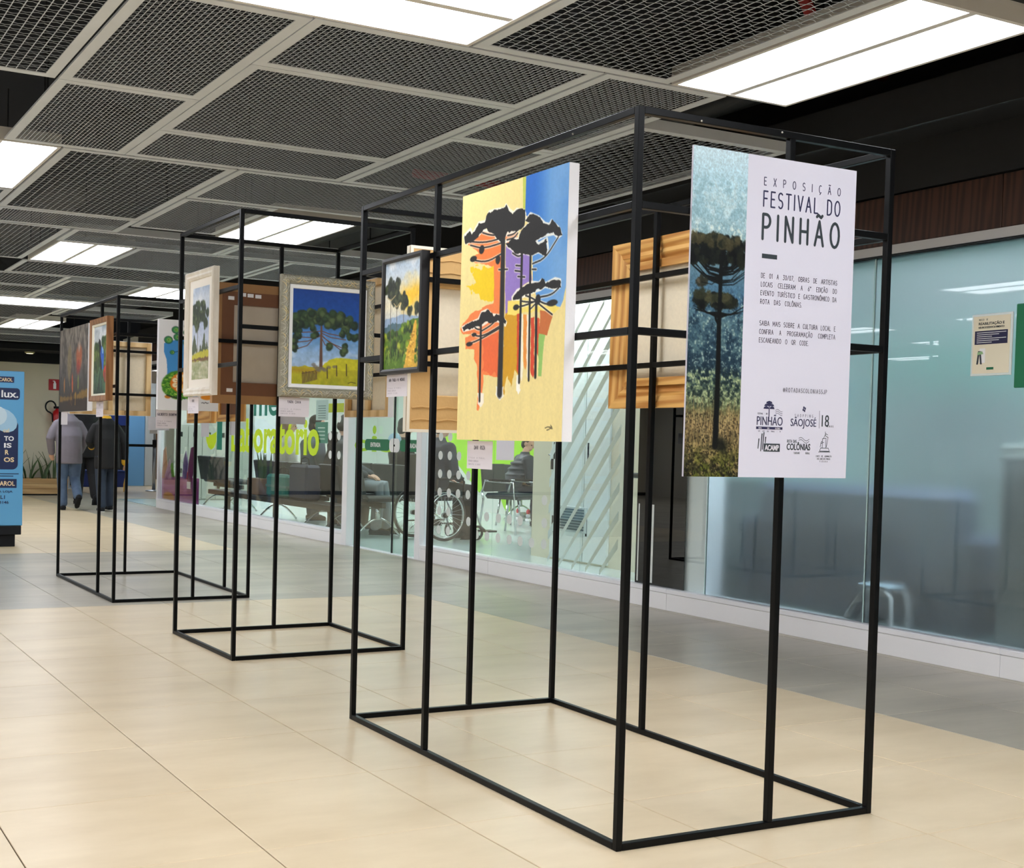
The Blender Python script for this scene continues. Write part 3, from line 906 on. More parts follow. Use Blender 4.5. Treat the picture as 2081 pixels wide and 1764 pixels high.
def art_yellow():
    a = Art(300, 394, 1.31, (243, 223, 152), 3)
    q = quad_map((52, 248), (713, 25), (655, 1718), (22, 1722))
    a.shade(a.noise(30, 3, 3), 0.05)
    a.mix(np.clip(1 - a.v * 2.2, 0, 1), (249, 231, 158), 0.7)
    blue = q((440, 118), (735, 10), (690, 760), (672, 870), (650, 915), (560, 905), (500, 860), (482, 770), (482, 600), (480, 390), (440, 350))
    mk = a.inside(blue, a.u + (a.noise(8, 8) - .5) * .03).astype(float)
    a.mix(mk, (82, 148, 220)); a.mix(mk * np.clip((a.u - .68) * 4, 0, 1), (126, 176, 226), .8); a.mix(mk * np.clip(a.noise(5, 7) * 2 - .9, 0, 1), (60, 130, 212), .6)
    a.mix(mk * np.clip((.845 - a.u) * 7, 0, 1) * np.clip((.30 - a.v) * 12, 0, 1), (34, 110, 206), 0.95)
    a.poly(q((424, 125), (444, 118), (438, 352), (425, 335)), (196, 206, 84))
    a.poly(q((320, 540), (470, 560), (478, 760), (410, 800), (362, 860), (332, 1012), (316, 1012)), (150, 124, 200), 1, .02)
    a.poly(q((170, 455), (240, 440), (295, 450), (295, 720), (245, 690), (160, 664), (104, 640), (150, 590), (82, 545), (120, 505)), (248, 132, 62), 1, .03)
    a.poly(q((315, 445), (392, 445), (388, 508), (320, 535)), (246, 140, 80), 1, .02)
    a.poly(q((90, 660), (130, 684), (245, 668), (278, 712), (274, 892), (190, 898), (122, 845), (68, 818), (135, 778)), (247, 209, 14), 1, .07, 18)
    a.poly(q((245, 650), (292, 650), (288, 960), (280, 1345), (240, 1335), (185, 1335), (168, 1470), (152, 1545), (142, 1540), (146, 1300), (128, 1240), (128, 1190), (76, 1185), (66, 1120), (108, 1094), (58, 1092), (42, 1060), (60, 1018), (130, 955), (200, 916), (246, 905)), (247, 134, 70), 1, .03)
    a.poly(q((178, 1110), (278, 1070), (270, 1350), (250, 1320), (225, 1345), (205, 1300), (182, 1320)), (240, 104, 52), .85, .04, 26)
    a.poly(q((322, 958), (402, 946), (396, 1330), (376, 1300), (352, 1400), (330, 1330), (308, 1448), (298, 1448), (308, 1010)), (216, 160, 18), 1, .03, 26)
    a.poly(q((330, 882), (400, 868), (625, 905), (645, 930), (602, 962), (500, 942), (372, 966), (330, 968)), (250, 226, 112), 1, .02)
    for (x0, x1, y0, y1, c) in ((388, 402, 960, 1300, (214, 64, 34)), (408, 424, 960, 1340, (252, 246, 226)), (427, 448, 965, 1270, (240, 150, 60)), (448, 462, 965, 1330, (252, 240, 220)),
                                (472, 493, 985, 1315, (216, 66, 34)), (508, 524, 985, 1185, (220, 80, 40)), (384, 408, 1330, 1420, (253, 250, 240)), (258, 306, 1400, 1455, (253, 250, 240)), (150, 186, 1440, 1500, (253, 244, 228))):
        a.poly(q((x0, y0), (x1, y0), (x1 - 2, y1), ((x0 + x1) / 2, y1 + 26), (x0 - 2, y1)), c, .95, .015, 30)
    a.poly(q((524, 935), (607, 965), (570, 1085), (522, 1082)), (202, 112, 54), 1, .02)
    a.poly(q((522, 1082), (562, 1080), (546, 1172), (534, 1335), (512, 1335)), (152, 198, 104), 1, .02)
    c1 = q((60, 490), (100, 448), (112, 478), (150, 410), (190, 400), (215, 340), (250, 328), (310, 318), (320, 296), (340, 325), (365, 345), (385, 322), (432, 330), (440, 352), (428, 422), (395, 450), (330, 470), (312, 492), (290, 522), (258, 505), (250, 470), (180, 452), (150, 486), (110, 522), (70, 538))
    c2 = q((402, 482), (430, 440), (470, 402), (442, 386), (470, 348), (520, 368), (560, 408), (586, 414), (600, 390), (650, 440), (660, 476), (640, 492), (615, 470), (560, 482), (500, 512), (520, 532), (572, 500), (578, 560), (560, 602), (520, 582), (470, 602), (440, 592), (390, 592), (330, 552), (318, 520), (400, 502))
    c3 = q((358, 862), (388, 820), (430, 800), (470, 768), (520, 772), (540, 752), (562, 776), (620, 744), (652, 752), (652, 792), (620, 806), (560, 792), (530, 812), (450, 842), (400, 872), (360, 874))
    c4 = q((52, 1050), (88, 1030), (150, 1000), (170, 958), (205, 942), (235, 970), (290, 974), (322, 1014), (316, 1032), (270, 1006), (210, 1012), (180, 1032), (110, 1056), (60, 1070))
    K = (27, 25, 25)
    branches = (((90, 525), (190, 532), (300, 500)), ((100, 548), (180, 568), (295, 530)), ((112, 638), (200, 652), (295, 596)), ((175, 470), (230, 486), (290, 480)), ((330, 486), (365, 478), (388, 455)), ((325, 512), (370, 500), (392, 470)),
              ((482, 656), (560, 622), (640, 492)), ((482, 600), (540, 560), (570, 520)), ((360, 592), (395, 615), (420, 600)), ((380, 668), (412, 670)), ((375, 700), (412, 704)), ((392, 735), (436, 738)), ((275, 695), (330, 692)), ((480, 690), (505, 690)),
              ((530, 858), (600, 842), (642, 800)), ((512, 892), (560, 930), (602, 962)), ((380, 925), (450, 905), (505, 880)), ((415, 885), (460, 890), (505, 885)), ((440, 850), (470, 860), (505, 880)), ((470, 930), (490, 910), (508, 890)), ((520, 880), (560, 900), (610, 900)),
              ((112, 1092), (172, 1106), (280, 1040)), ((90, 1150), (160, 1122), (282, 1050)), ((130, 1050), (150, 1062), (168, 1058)), ((170, 1070), (220, 1040), (250, 1012)))
    for p in branches: a.stroke(q(*p), .0085, (254, 246, 230), .75, curve=True)
    for c in (c1, c2, c3, c4):
        a.stroke(c + c[:1], .0075, (254, 250, 238), .9)
    for c in (c1, c2, c3, c4):
        a.poly(c, K, 1, .03, 22)
    for p, w in ((((303, 470), (296, 900), (282, 1442)), (.019, .024)), (((418, 585), (410, 900), (400, 1372)), (.010, .009)), (((471, 590), (465, 900), (458, 1358)), (.009, .008)),
                 (((505, 880), (503, 1100), (498, 1338)), (.010, .010)), (((167, 1030), (160, 1488)), (.010, .009))):
        a.stroke(q(*p), w, K)
    for p in branches: a.stroke(q(*p), .0042, K, curve=True)
    for (x, y, rx, ry) in ((170, 575, 15, 22), (118, 632, 20, 13), (126, 1093, 15, 10), (96, 1150, 20, 12), (382, 922, 17, 14), (600, 892, 34, 14), (270, 635, 14, 24), (515, 872, 16, 30)):
        (u, v), (u2, v2) = q((x, y), (x + rx, y + ry))
        a.ell(u, v, abs(u2 - u), abs(v2 - v) * 1.0, K, 1, .2, .3)
    for p in (((556, 1640), (572, 1632), (598, 1634), (590, 1622)), ((566, 1652), (582, 1646)), ((584, 1640), (600, 1642))):
        a.stroke(q(*p), .0022, (70, 60, 40))
    a.shade(a.noise(90, 110, 2), 0.045)
    return a

def foliage(a, cx, cy, rx, ry, n, r, cols, seed=0, alpha=0.9, aspect=1.0):
    R = np.random.default_rng(seed)
    for i in range(n):
        t = R.random() * 2 * PI; k = math.sqrt(R.random())
        c = cols[int(R.integers(len(cols)))]
        s = r * (0.7 + 0.6 * R.random())
        x_, y_ = cx + rx * k * math.cos(t), cy + ry * k * math.sin(t)
        a.ell(x_, y_, s, s / a.a, tuple(v * .62 for v in c), alpha, .45, .5)
        a.ell(x_ - s * .12, y_ - s * .22 / a.a, s * .72, s * .66 / a.a, c, alpha * .9, .8, .7, 40)

def art_bluetree():
    a = Art(150, 190, 1.25, (30, 70, 150), 5)
    q = quad_map((172, 218), (928, 268), (908, 1305), (165, 1262))
    a.grad([(0, (14, 62, 142)), (.28, (22, 80, 165)), (.5, (96, 148, 205)), (.66, (150, 185, 222)), (.82, (170, 196, 226)), (1, (180, 200, 225))])
    cl = np.clip((a.noise(4, 9) - .48) * 5, 0, 1) * np.clip((a.v - .5) * 5, 0, 1)
    a.mix(cl, (226, 236, 245), .8)
    a.poly(q((480, 1080), (560, 1010), (640, 985), (730, 985), (930, 1010), (930, 1330), (420, 1330)), (206, 200, 44), 1, .02)
    a.poly(q((150, 1072), (300, 1070), (480, 1085), (700, 1130), (930, 1120), (930, 1320), (150, 1300)), (186, 178, 40), 1, .03)
    m = np.clip((a.v - .86) * 6, 0, 1)
    a.mix(m * np.clip(a.noise(20, 8) * 2 - .6, 0, 1), (120, 140, 36), .7)
    a.mix(np.clip(1 - abs(a.v - .85) * 22, 0, 1) * (a.u < .4), (170, 120, 30), .5)
    a.shade(a.noise(26, 30, 2), .18)
    trunk = q((480, 640), (478, 900), (478, 1085))
    for p in (((475, 690), (380, 700), (270, 706)), ((475, 730), (380, 762), (270, 758)), ((470, 745), (340, 800), (220, 812)), ((390, 780), (330, 850), (225, 884)), ((485, 690), (560, 720), (680, 742)), ((485, 715), (580, 760), (740, 786)), ((488, 740), (560, 810), (720, 884)), ((490, 780), (520, 840), (560, 856)), ((500, 760), (600, 830), (690, 900))):
        a.stroke(q(*p), .006, (112, 74, 62))
    a.stroke(trunk, (.013, .024), (104, 74, 60))
    D = [(40, 64, 42), (54, 80, 50), (70, 96, 58), (90, 110, 66), (38, 58, 42)]
    for (x, y, rx, ry, n) in ((300, 560, 130, 90, 34), (480, 540, 170, 90, 46), (650, 580, 150, 90, 40), (770, 640, 70, 90, 16), (220, 640, 50, 70, 12)):
        (u, v), (u2, v2) = q((x, y), (x + rx, y + ry))
        foliage(a, u, v, u2 - u, v2 - v, n, .045, D, n)
    for (x, y, r) in ((230, 740, 36), (415, 750, 36), (190, 810, 34), (190, 880, 36), (564, 862, 32), (740, 880, 42), (720, 920, 30), (778, 766, 38), (850, 755, 40), (700, 710, 40), (390, 640, 36)):
        (u, v), = q((x, y))
        foliage(a, u, v, .03, .03, 5, .034, D, int(x)); a.ell(u - .005, v - .01, .022, .018, (88, 112, 66), .5, .9)
    for k in range(14):
        x = 285 + k * 11.5
        a.stroke(q((x, 1130 + (k % 3) * 6), (x + 2, 1255 - k * 3)), .005, (96, 72, 54))
    a.stroke(q((280, 1150), (440, 1120)), .004, (90, 70, 52))
    for (x, y0, y1) in ((545, 1090, 1205), (645, 1070, 1180), (750, 1055, 1180)):
        a.stroke(q((x, y0), (x + 2, y1)), .007, (70, 56, 44))
    for (x, y) in ((400, 1060), (420, 1080), (440, 1100), (470, 1095), (500, 1100), (460, 1120), (560, 1085), (620, 1080), (520, 1115)):
        (u, v), = q((x, y)); a.ell(u, v, .035, .018, (120, 112, 104), .75, .6, .8)
    for p in (((770, 1262), (800, 1250), (850, 1262)),):
        a.stroke(q(*p), .004, (60, 50, 20))
    return a

def art_landscape():
    a = Art(120, 160, 1.33, (200, 210, 220), 8)
    q = quad_map((80, 210), (495, 95), (460, 1355), (52, 1400))
    a.grad([(0, (176, 196, 216)), (.2, (205, 212, 216)), (.4, (232, 222, 190)), (.55, (200, 205, 205)), (1, (150, 170, 60))])
    a.mix(np.clip((a.noise(5, 8) - .45) * 4, 0, 1) * (a.v < .3), (232, 234, 236), .7)
    d = np.sqrt(((a.u - .72) / .42) ** 2 + ((a.v - .34) / .19) ** 2)
    a.mix(np.clip(1.15 - d + (a.noise(6, 9) - .5) * .9, 0, 1), (244, 190, 46), .95)
    a.ell(.62, .40, .10, .05, (252, 226, 70), .9, .9)
    a.poly([(0, .53), (.5, .50), (1, .54), (1, .66), (0, .64)], (142, 166, 196), .9, .03)
    a.poly([(0, .60), (.25, .57), (.6, .60), (1, .55), (1, .75), (0, .72)], (70, 100, 110), .9, .06, 24)
    G = [(60, 96, 24), (98, 138, 30), (150, 178, 44), (186, 198, 60), (44, 74, 24)]
    a.poly([(0, .66), (.4, .64), (.75, .56), (1, .55), (1, 1), (0, 1)], (86, 120, 30), 1, .05)
    foliage(a, .25, .74, .28, .07, 46, .05, G, 3); foliage(a, .35, .82, .36, .06, 44, .055, G, 5); foliage(a, .66, .63, .14, .05, 22, .04, G, 6); foliage(a, .93, .70, .10, .12, 22, .04, G, 7)
    a.poly(q((412, 830), (432, 830), (432, 950), (420, 1120), (445, 1350), (280, 1372), (320, 1170), (380, 960)), (222, 172, 60), 1, .03, 20)
    for k in range(46):
        y = 960 + a.r.random() * 400; x = 395 - (y - 960) * .2 + (a.r.random() - .5) * (40 + (y - 960) * .3)
        (u, v), = q((x, y)); a.ell(u, v, .025, .008, ((176, 122, 40), (244, 206, 96))[k % 2], .7, .6)
    for k in range(60):
        x = 55 + a.r.random() * 240; y = 1230 + a.r.random() * 120
        a.stroke(q((x, y), (x + 6, y - 60 - 50 * a.r.random())), .006, ((150, 180, 70), (40, 64, 24), (96, 132, 40))[k % 3], .8)
    foliage(a, .95, .88, .07, .10, 30, .03, G + [(220, 190, 80)], 12)
    T = [(54, 64, 46), (74, 84, 54), (42, 50, 40)]
    for (x, y, rx, ry, n) in ((165, 470, 80, 70, 34), (235, 610, 80, 70, 30), (110, 520, 36, 60, 10), (295, 650, 30, 40, 8), (360, 730, 22, 26, 6), (435, 705, 30, 30, 8)):
        (u, v), (u2, v2) = q((x, y), (x + rx, y + ry)); foliage(a, u, v, u2 - u, v2 - v, n, .045, T, n + 1)
    for p in (((138, 560), (128, 1230)), ((205, 640), (205, 1150)), ((285, 680), (280, 860)), ((360, 750), (356, 800)), ((435, 720), (432, 780))):
        a.stroke(q(*p), .007, (90, 84, 62))
    for p in (((100, 590), (138, 620), (190, 560)), ((170, 650), (205, 690), (240, 640))):
        a.stroke(q(*p), .006, (190, 170, 120))
    a.shade(a.noise(40, 50, 2), .16)
    return a

def art_dark():
    a = Art(110, 78, 0.70, (96, 88, 84), 11)
    a.grad([(0, (138, 129, 118)), (.3, (120, 112, 106)), (.6, (84, 80, 78)), (.82, (56, 50, 44)), (1, (46, 32, 24))])
    n = a.noise(9, 4, 4)
    s = np.sin((a.u * 9 + n * 5) * 3)
    a.mix(np.clip(s * 2 - .7, 0, 1) * np.clip(1.0 - a.v * 1.6, 0, 1), (168, 158, 146), .55)
    a.mix(np.clip(-s * 2 - .9, 0, 1), (44, 40, 40), .45)
    a.ell(.36, .42, .075, .20, (146, 130, 92), .8, .5, .3); a.stroke([(.36, .58), (.38, .68)], .015, (140, 122, 84), .7)
    a.ell(.70, .36, .11, .13, (190, 104, 66), .9, .5, .4); a.ell(.68, .48, .07, .08, (160, 50, 44), .7, .7, .5); a.ell(.70, .25, .03, .06, (186, 176, 168), .8, .5)
    for (x, y, c) in ((.18, .68, (202, 130, 60)), (.48, .70, (206, 118, 66)), (.68, .66, (140, 150, 70)), (.47, .64, (190, 80, 50))):
        a.ell(x, y, .022, .09, c, .85, .6, .4)
    a.poly([(0, .80), (.3, .82), (.6, .80), (.85, .76), (1, .74), (1, .86), (0, .90)], (176, 130, 30), .6, .06, 20)
    a.poly([(0, .88), (1, .84), (1, 1), (0, 1)], (46, 30, 20), .95, .03)
    for k in range(14):
        x = .35 + a.r.random() * .3
        a.stroke([(x, .78), (x + (a.r.random() - .5) * .06, .92)], .006, ((60, 24, 18), (26, 20, 20), (190, 140, 40))[k % 3], .8)
    a.shade(a.noise(50, 36, 2), .3)
    return a

def art_parrot():
    a = Art(66, 86, 1.25, (180, 190, 196), 13)
    q = quad_map((668, 240), (900, 175), (880, 1395), (657, 1418))
    a.grad([(0, (140, 156, 170)), (.12, (186, 194, 198)), (.35, (196, 204, 204)), (.5, (150, 176, 140)), (.7, (70, 100, 70)), (1, (34, 54, 44))])
    a.mix(np.clip((a.noise(4, 6) - .45) * 4, 0, 1) * (a.v < .3), (214, 218, 222), .8)
    G = [(70, 100, 44), (104, 134, 58), (50, 80, 44), (128, 150, 66)]
    for (x, y, rx, ry, n) in ((705, 640, 40, 60, 16), (850, 500, 55, 60, 24), (720, 820, 50, 90, 22), (860, 840, 36, 80, 18), (690, 980, 40, 80, 16), (850, 640, 18, 60, 8)):
        (u, v), (u2, v2) = q((x, y), (x + rx, y + ry)); foliage(a, u, v, u2 - u, v2 - v, n, .075, G, n)
    a.stroke(q((855, 560), (840, 760)), .02, (104, 110, 74)); a.stroke(q((712, 700), (715, 900)), .016, (96, 92, 66))
    a.poly(q((748, 440), (775, 480), (790, 600), (800, 760), (790, 1020), (770, 980), (755, 760), (745, 540), (732, 525), (742, 490)), (22, 26, 30), 1, .02)
    a.poly(q((785, 560), (825, 640), (830, 780), (815, 980), (800, 1000), (790, 860), (770, 720)), (44, 96, 190), 1, .02)
    a.poly(q((795, 580), (820, 640), (815, 720), (800, 700)), (150, 196, 226), .9)
    a.ell(*q((860, 1060))[0], .17, .12, (206, 54, 40), 1, .2, .3)
    for p in ((872, 1050), (868, 1120)): a.ell(*q(p)[0], .03, .02, (30, 20, 20), 1)
    for k in range(60):
        x = 665 + a.r.random() * 215; y = 1120 + a.r.random() * 280
        a.stroke(q((x, y), (x + (a.r.random() - .5) * 16, y - 130 - 80 * a.r.random())), .012, ((60, 110, 96), (110, 150, 100), (36, 60, 44), (24, 40, 36))[k % 4], .8)
    a.shade(a.noise(30, 40, 2), .16)
    return a

def art_tree():
    a = Art(66, 104, 1.62, (190, 200, 220), 17)
    q = quad_map((403, 268), (578, 213), (565, 1165), (395, 1178))
    a.grad([(0, (166, 182, 206)), (.12, (206, 214, 226)), (.4, (176, 188, 212)), (.65, (196, 202, 216)), (.78, (150, 150, 90)), (1, (150, 160, 110))])
    a.mix(np.clip((a.noise(4, 6) - .45) * 4, 0, 1) * (a.v < .35), (232, 234, 238), .8)
    for (x, y, w, h) in ((420, 800, 30, 130), (520, 780, 26, 150), (485, 860, 18, 70), (550, 840, 16, 90), (405, 860, 16, 90)):
        a.poly(q((x - w, y + h * .8), (x, y - h * .6), (x + w, y + h * .8)), (74, 86, 60), .95, .08, 20)
    G = [(54, 74, 44), (72, 92, 52), (44, 60, 40), (90, 106, 64)]
    for (x, y, rx, ry, n) in ((465, 470, 65, 60, 34), (520, 520, 40, 60, 16), (430, 560, 40, 60, 16), (535, 620, 18, 40, 6), (470, 590, 60, 40, 16), (440, 650, 30, 20, 5)):
        (u, v), (u2, v2) = q((x, y), (x + rx, y + ry)); foliage(a, u, v, u2 - u, v2 - v, n, .06, G, n)
    a.stroke(q((455, 600), (452, 920)), .010, (96, 90, 66))
    a.poly(q((390, 940), (470, 905), (540, 880), (580, 880), (575, 970), (500, 990), (395, 1000)), (190, 182, 52), 1, .06, 16)
    a.poly(q((395, 985), (460, 960), (575, 945), (575, 975), (500, 1000), (440, 990), (395, 1005)), (112, 76, 62), .85, .05, 18)
    a.poly(q((390, 1005), (580, 985), (570, 1180), (385, 1190)), (178, 178, 142), 1, .02)
    a.mix(np.clip(a.noise(6, 30) * 2.2 - .8, 0, 1) * (a.v > .8), (120, 134, 84), .6)
    a.mix((a.v > .8) * np.clip((a.noise(4, 20) - .55) * 5, 0, 1), (220, 216, 200), .6)
    a.shade(a.noise(30, 48, 2), .14)
    return a

def art_foot():
    a = Art(112, 156, 1.42, (240, 240, 243), 19)
    q = quad_map((62, 562), (622, 605), (618, 1468), (50, 1455))
    B = (70, 150, 218)
    a.poly(q((110, 800), (170, 775), (300, 760), (430, 790), (470, 900), (440, 1060), (470, 1180), (420, 1330), (300, 1350), (170, 1330), (120, 1250), (140, 1080), (135, 960), (108, 880)), B, 1, .01)
    a.ell(*q((260, 1210))[0], .30, .16, (74, 142, 40), 1, .08, .1)
    for k in range(150):
        t = a.r.random() * 2 * PI; r = .55 + .42 * a.r.random()
        u0, v0 = q((260, 1210))[0]
        u, v = u0 + .29 * r * math.cos(t), v0 + .155 * r * math.sin(t)
        a.stroke([(u - .02 * math.sin(t + .6), v - .014 * math.cos(t)), (u + .02 * math.sin(t + .6), v + .014)], .007, ((132, 196, 60), (36, 88, 34), (180, 214, 90))[k % 3], .9)
    a.ell(*q((290, 1190))[0], .21, .115, (232, 130, 34), 1, .1, .15)
    a.ell(*q((320, 1190))[0], .13, .08, (246, 186, 80), 1, .2)
    for k in range(9):
        t = k / 9 * 2 * PI; u0, v0 = q((290, 1190))[0]
        u, v = u0 + .14 * math.cos(t), v0 + .08 * math.sin(t)
        a.ell(u, v, .045, .026, (252, 236, 196), 1, .2); a.stroke([(u0, v0), (u, v)], .005, (180, 90, 24), .8)
    for (x, y, r) in ((150, 768, 40), (218, 672, 38), (235, 742, 38), (330, 640, 36), (320, 700, 34), (320, 800, 34), (430, 640, 34), (500, 690, 32), (186, 890, 22)):
        (u, v), (u2, v2) = q((x, y), (x + r, y + r))
        a.ell(u, v, (u2 - u), (v2 - v), (20, 50, 34), 1, .12); a.ell(u, v, (u2 - u) * .9, (v2 - v) * .9, (60, 140, 90), 1, .2); a.ell(u + .01, v, (u2 - u) * .55, (v2 - v) * .55, (136, 186, 84), .9, .6)
        a.ell(u, v, .008, .006, (30, 60, 30), 1)
    a.stroke(q((205, 888), (250, 878)), .004, (20, 40, 60))
    a.ell(*q((146, 1326))[0], .05, .02, (204, 130, 40), 1, .3); a.stroke(q((140, 1310), (200, 1330), (260, 1345)), .012, (40, 60, 30))
    a.ell(*q((510, 1330))[0], .10, .03, (240, 150, 40), 1, .2)
    for p in (((462, 1385), (475, 1382), (485, 1388)), ((490, 1386), (500, 1378), (512, 1388), (526, 1384))):
        a.stroke(q(*p), .005, (40, 40, 46))
    return a

def art_plain(c1, c2, seed):
    a = Art(40, 40, 1.0, c1, seed, 1)
    a.mix(np.clip((a.noise(4, 4) - .35) * 3, 0, 1), c2); a.shade(a.noise(14, 14), .3)
    return a

def art_poster():
    a = Art(120, 500, 4.68, (170, 200, 210), 23)
    a.grad([(0, (196, 220, 230)), (.10, (170, 204, 216)), (.2, (150, 184, 194)), (.29, (150, 178, 184)), (.36, (112, 142, 156)), (.45, (84, 122, 148)), (.52, (96, 126, 138)), (.6, (58, 86, 102)), (.68, (44, 66, 80)), (.74, (84, 100, 92)), (.79, (124, 126, 92)), (.84, (140, 126, 96)), (.92, (104, 98, 66)), (1, (58, 60, 36))])
    n0 = a.noise(4, 18, 5); n1 = a.noise(8, 36, 5); n2 = a.noise(22, 100, 4); n3 = a.noise(50, 220, 2)
    def band(lo, hi, f=.02): return np.clip((a.v - lo) / f, 0, 1) * np.clip((hi - a.v) / f, 0, 1)
    B = band(.07, .31, .04)
    a.mix(np.clip((n1 * .6 + n2 * .4 - .5) * 7, 0, 1) * B, (204, 222, 222), .5); a.mix(np.clip((.48 - n1 * .6 - n2 * .4) * 8, 0, 1) * B, (122, 158, 170), .5)
    a.mix(np.clip((n2 - .56) * 9, 0, 1) * band(.22, .31), (222, 230, 216), .6)
    B = band(.42, .73, .03)
    a.mix(np.clip((n1 * .5 + n2 * .5 - .52) * 9, 0, 1) * B, (120, 148, 150), .6); a.mix(np.clip((.46 - n1 * .5 - n2 * .5) * 9, 0, 1) * B, (34, 58, 76), .7); a.mix(np.clip((n2 * .5 + n3 * .5 - .6) * 12, 0, 1) * B, (186, 200, 186), .6)
    B = band(.66, .80, .03)
    a.mix(np.clip((n2 - .5) * 8, 0, 1) * B, (136, 152, 118), .75); a.mix(np.clip((.45 - n2) * 9, 0, 1) * B, (38, 56, 54), .8); a.mix(np.clip((n3 * .6 + n2 * .4 - .56) * 12, 0, 1) * B, (190, 198, 158), .6)
    B = band(.79, 1.1, .02)
    a.mix(np.clip((n2 - .47) * 8, 0, 1) * B, (184, 164, 120), .6); a.mix(np.clip((.47 - n3) * 9, 0, 1) * B, (50, 44, 32), .7)
    for k in range(130):
        x, v = a.r.random(), .80 + .13 * a.r.random(); d = (a.r.random() - .5) * .12
        a.stroke([(x, v), (x + d, v - .03 - .03 * a.r.random())], .005, ((196, 178, 134), (86, 74, 52), (150, 130, 92))[k % 3], .6)
    a.mix(np.clip((a.v - .90) * 14, 0, 1) * np.clip((n1 - .42) * 6, 0, 1), (110, 118, 50), .7)
    a.mix(np.clip((a.v - .90) * 14, 0, 1) * np.clip((.48 - n3) * 9, 0, 1), (34, 34, 24), .7)
    K = (20, 25, 26); R_ = a.r
    def clump(cx, cy, rx, ry, n, cols):
        for i in range(n):
            t = R_.random() * 2 * PI; q = math.sqrt(R_.random()); s_ = .035 + .04 * R_.random()
            a.ell(cx + rx * q * math.cos(t), cy + ry * q * math.sin(t), s_, s_ / a.a * (.8 + .5 * R_.random()), cols[int(R_.integers(len(cols)))], .9, .4, .9, 30)
    D = [(22, 28, 28), (30, 36, 32), (42, 46, 36), (16, 20, 22)]
    for i in range(34):
        y = .335 + .055 * R_.random(); s_ = -1 if i % 2 else 1; e = .36 + .2 * R_.random()
        a.stroke([(.535, y + .022 + .01 * R_.random()), (.535 + s_ * e * .5, y + .018), (.535 + s_ * e, y - .012 - .012 * R_.random())], (.011, .005), K, .9)
    clump(.5, .305, .56, .040, 120, D); clump(.5, .278, .50, .012, 40, [(66, 66, 48), (84, 80, 58), (40, 46, 38)]); clump(.05, .33, .1, .02, 14, D); clump(.95, .33, .1, .02, 14, D)
    for s_ in (-1, 1):
        for k in range(7):
            a.stroke([(.55, .495 + k * .003), (.55 + s_ * .22, .497 + .004 * R_.random()), (.55 + s_ * (.36 + .12 * R_.random()), .470 + k * .004)], (.010, .005), K, .9)
    clump(.46, .462, .40, .018, 60, D); clump(.46, .448, .36, .008, 24, [(84, 84, 62), (60, 64, 48)]); clump(.22, .405, .07, .012, 10, [(60, 62, 52), (100, 96, 84)])
    a.stroke([(.215, .408), (.40, .412), (.54, .395)], .006, K, .9)
    a.stroke([(.56, .33), (.555, .52), (.565, .70), (.555, .905)], (.030, .052), K)
    a.stroke([(.47, .500), (.50, .520), (.555, .535)], .018, K)
    a.ell(.64, .90, .12, .020, (26, 30, 24), .85, .8, .8)
    a.shade(n3, .22); a.shade(a.noise(80, 340, 1), .16)
    k = 1.0 + .26 * np.clip((a.v - .24) * 20, 0, 1)[..., None]
    a.c = np.clip((a.c / 255.0) ** k * 255.0, 0, 255)
    return a
# ---------------------------------------------------------------- pictures, poster and cards on the stands
M_CANVAS = mat('raw_canvas_back', (236, 224, 198), rough=0.85, noise=(60, 0.15), bump=(300, 0.1))
M_CANVASW = mat('white_canvas_edge', (240, 240, 243), rough=0.7, bump=(200, 0.08))
M_PINE = wood('pale_pine', (226, 178, 104), (184, 126, 60), scale=14.0, stretch=(1, 1, 0.07), rough=0.55)
M_PINEH = wood('pale_pine_across', (226, 178, 104), (184, 126, 60), scale=14.0, stretch=(0.07, 1, 1), rough=0.55)
M_PINE2 = wood('stretcher_pine', (232, 202, 150), (206, 168, 112), scale=5.0, stretch=(1, 1, 0.15), rough=0.6)
M_BROWNW = wood('brown_wood_frame', (156, 108, 66), (128, 84, 48), scale=9.0, stretch=(1, 1, 0.15), rough=0.45)
M_BROWNB = mat('brown_backing_board', (122, 80, 54), rough=0.7, noise=(4, 0.4), col2=(100, 62, 40))
M_KRAFT = mat('kraft_paper', (212, 172, 112), rough=0.75, noise=(7, 0.35), col2=(190, 148, 90), bump=(18, 0.35))
M_KRAFT2 = mat('brown_kraft_paper', (170, 128, 84), rough=0.75, noise=(7, 0.35), col2=(150, 108, 68), bump=(18, 0.35))
M_BLKFR = mat('black_frame', (26, 24, 24), rough=0.4)
M_GILT = mat('antique_silver_gilt', (170, 166, 148), rough=0.45, metal=0.2, noise=(60, 0.6), col2=(122, 116, 98))
M_GOLD = mat('gold_relief', (224, 206, 158), rough=0.3, metal=0.5)
M_SILV = mat('carved_silver', (212, 208, 192), rough=0.4, metal=0.3, noise=(80, 0.5), col2=(140, 132, 110))
M_SHABBY = mat('shabby_cream_frame', (234, 228, 216), rough=0.6, noise=(16, 0.6), col2=(204, 186, 164), stretch=(1, 1, 0.35))
M_PAPER = mat('card_paper', (226, 219, 226), rough=0.75)
M_PAPER2 = mat('card_paper_back', (216, 219, 232), rough=0.75)
M_INK = mat('dark_ink', (48, 44, 62), rough=0.7)
M_INK2 = mat('navy_ink', (36, 36, 74), rough=0.6)
M_INK3 = mat('charcoal_ink', (40, 50, 56), rough=0.6)

def hang(name, label, cat, key, face, a0, a1, z, gap=0.0015, group=None):
    loc, rz = on_stand(key, face, a0, a1, z, gap)
    return thing(name, label, cat, loc, rz, group)

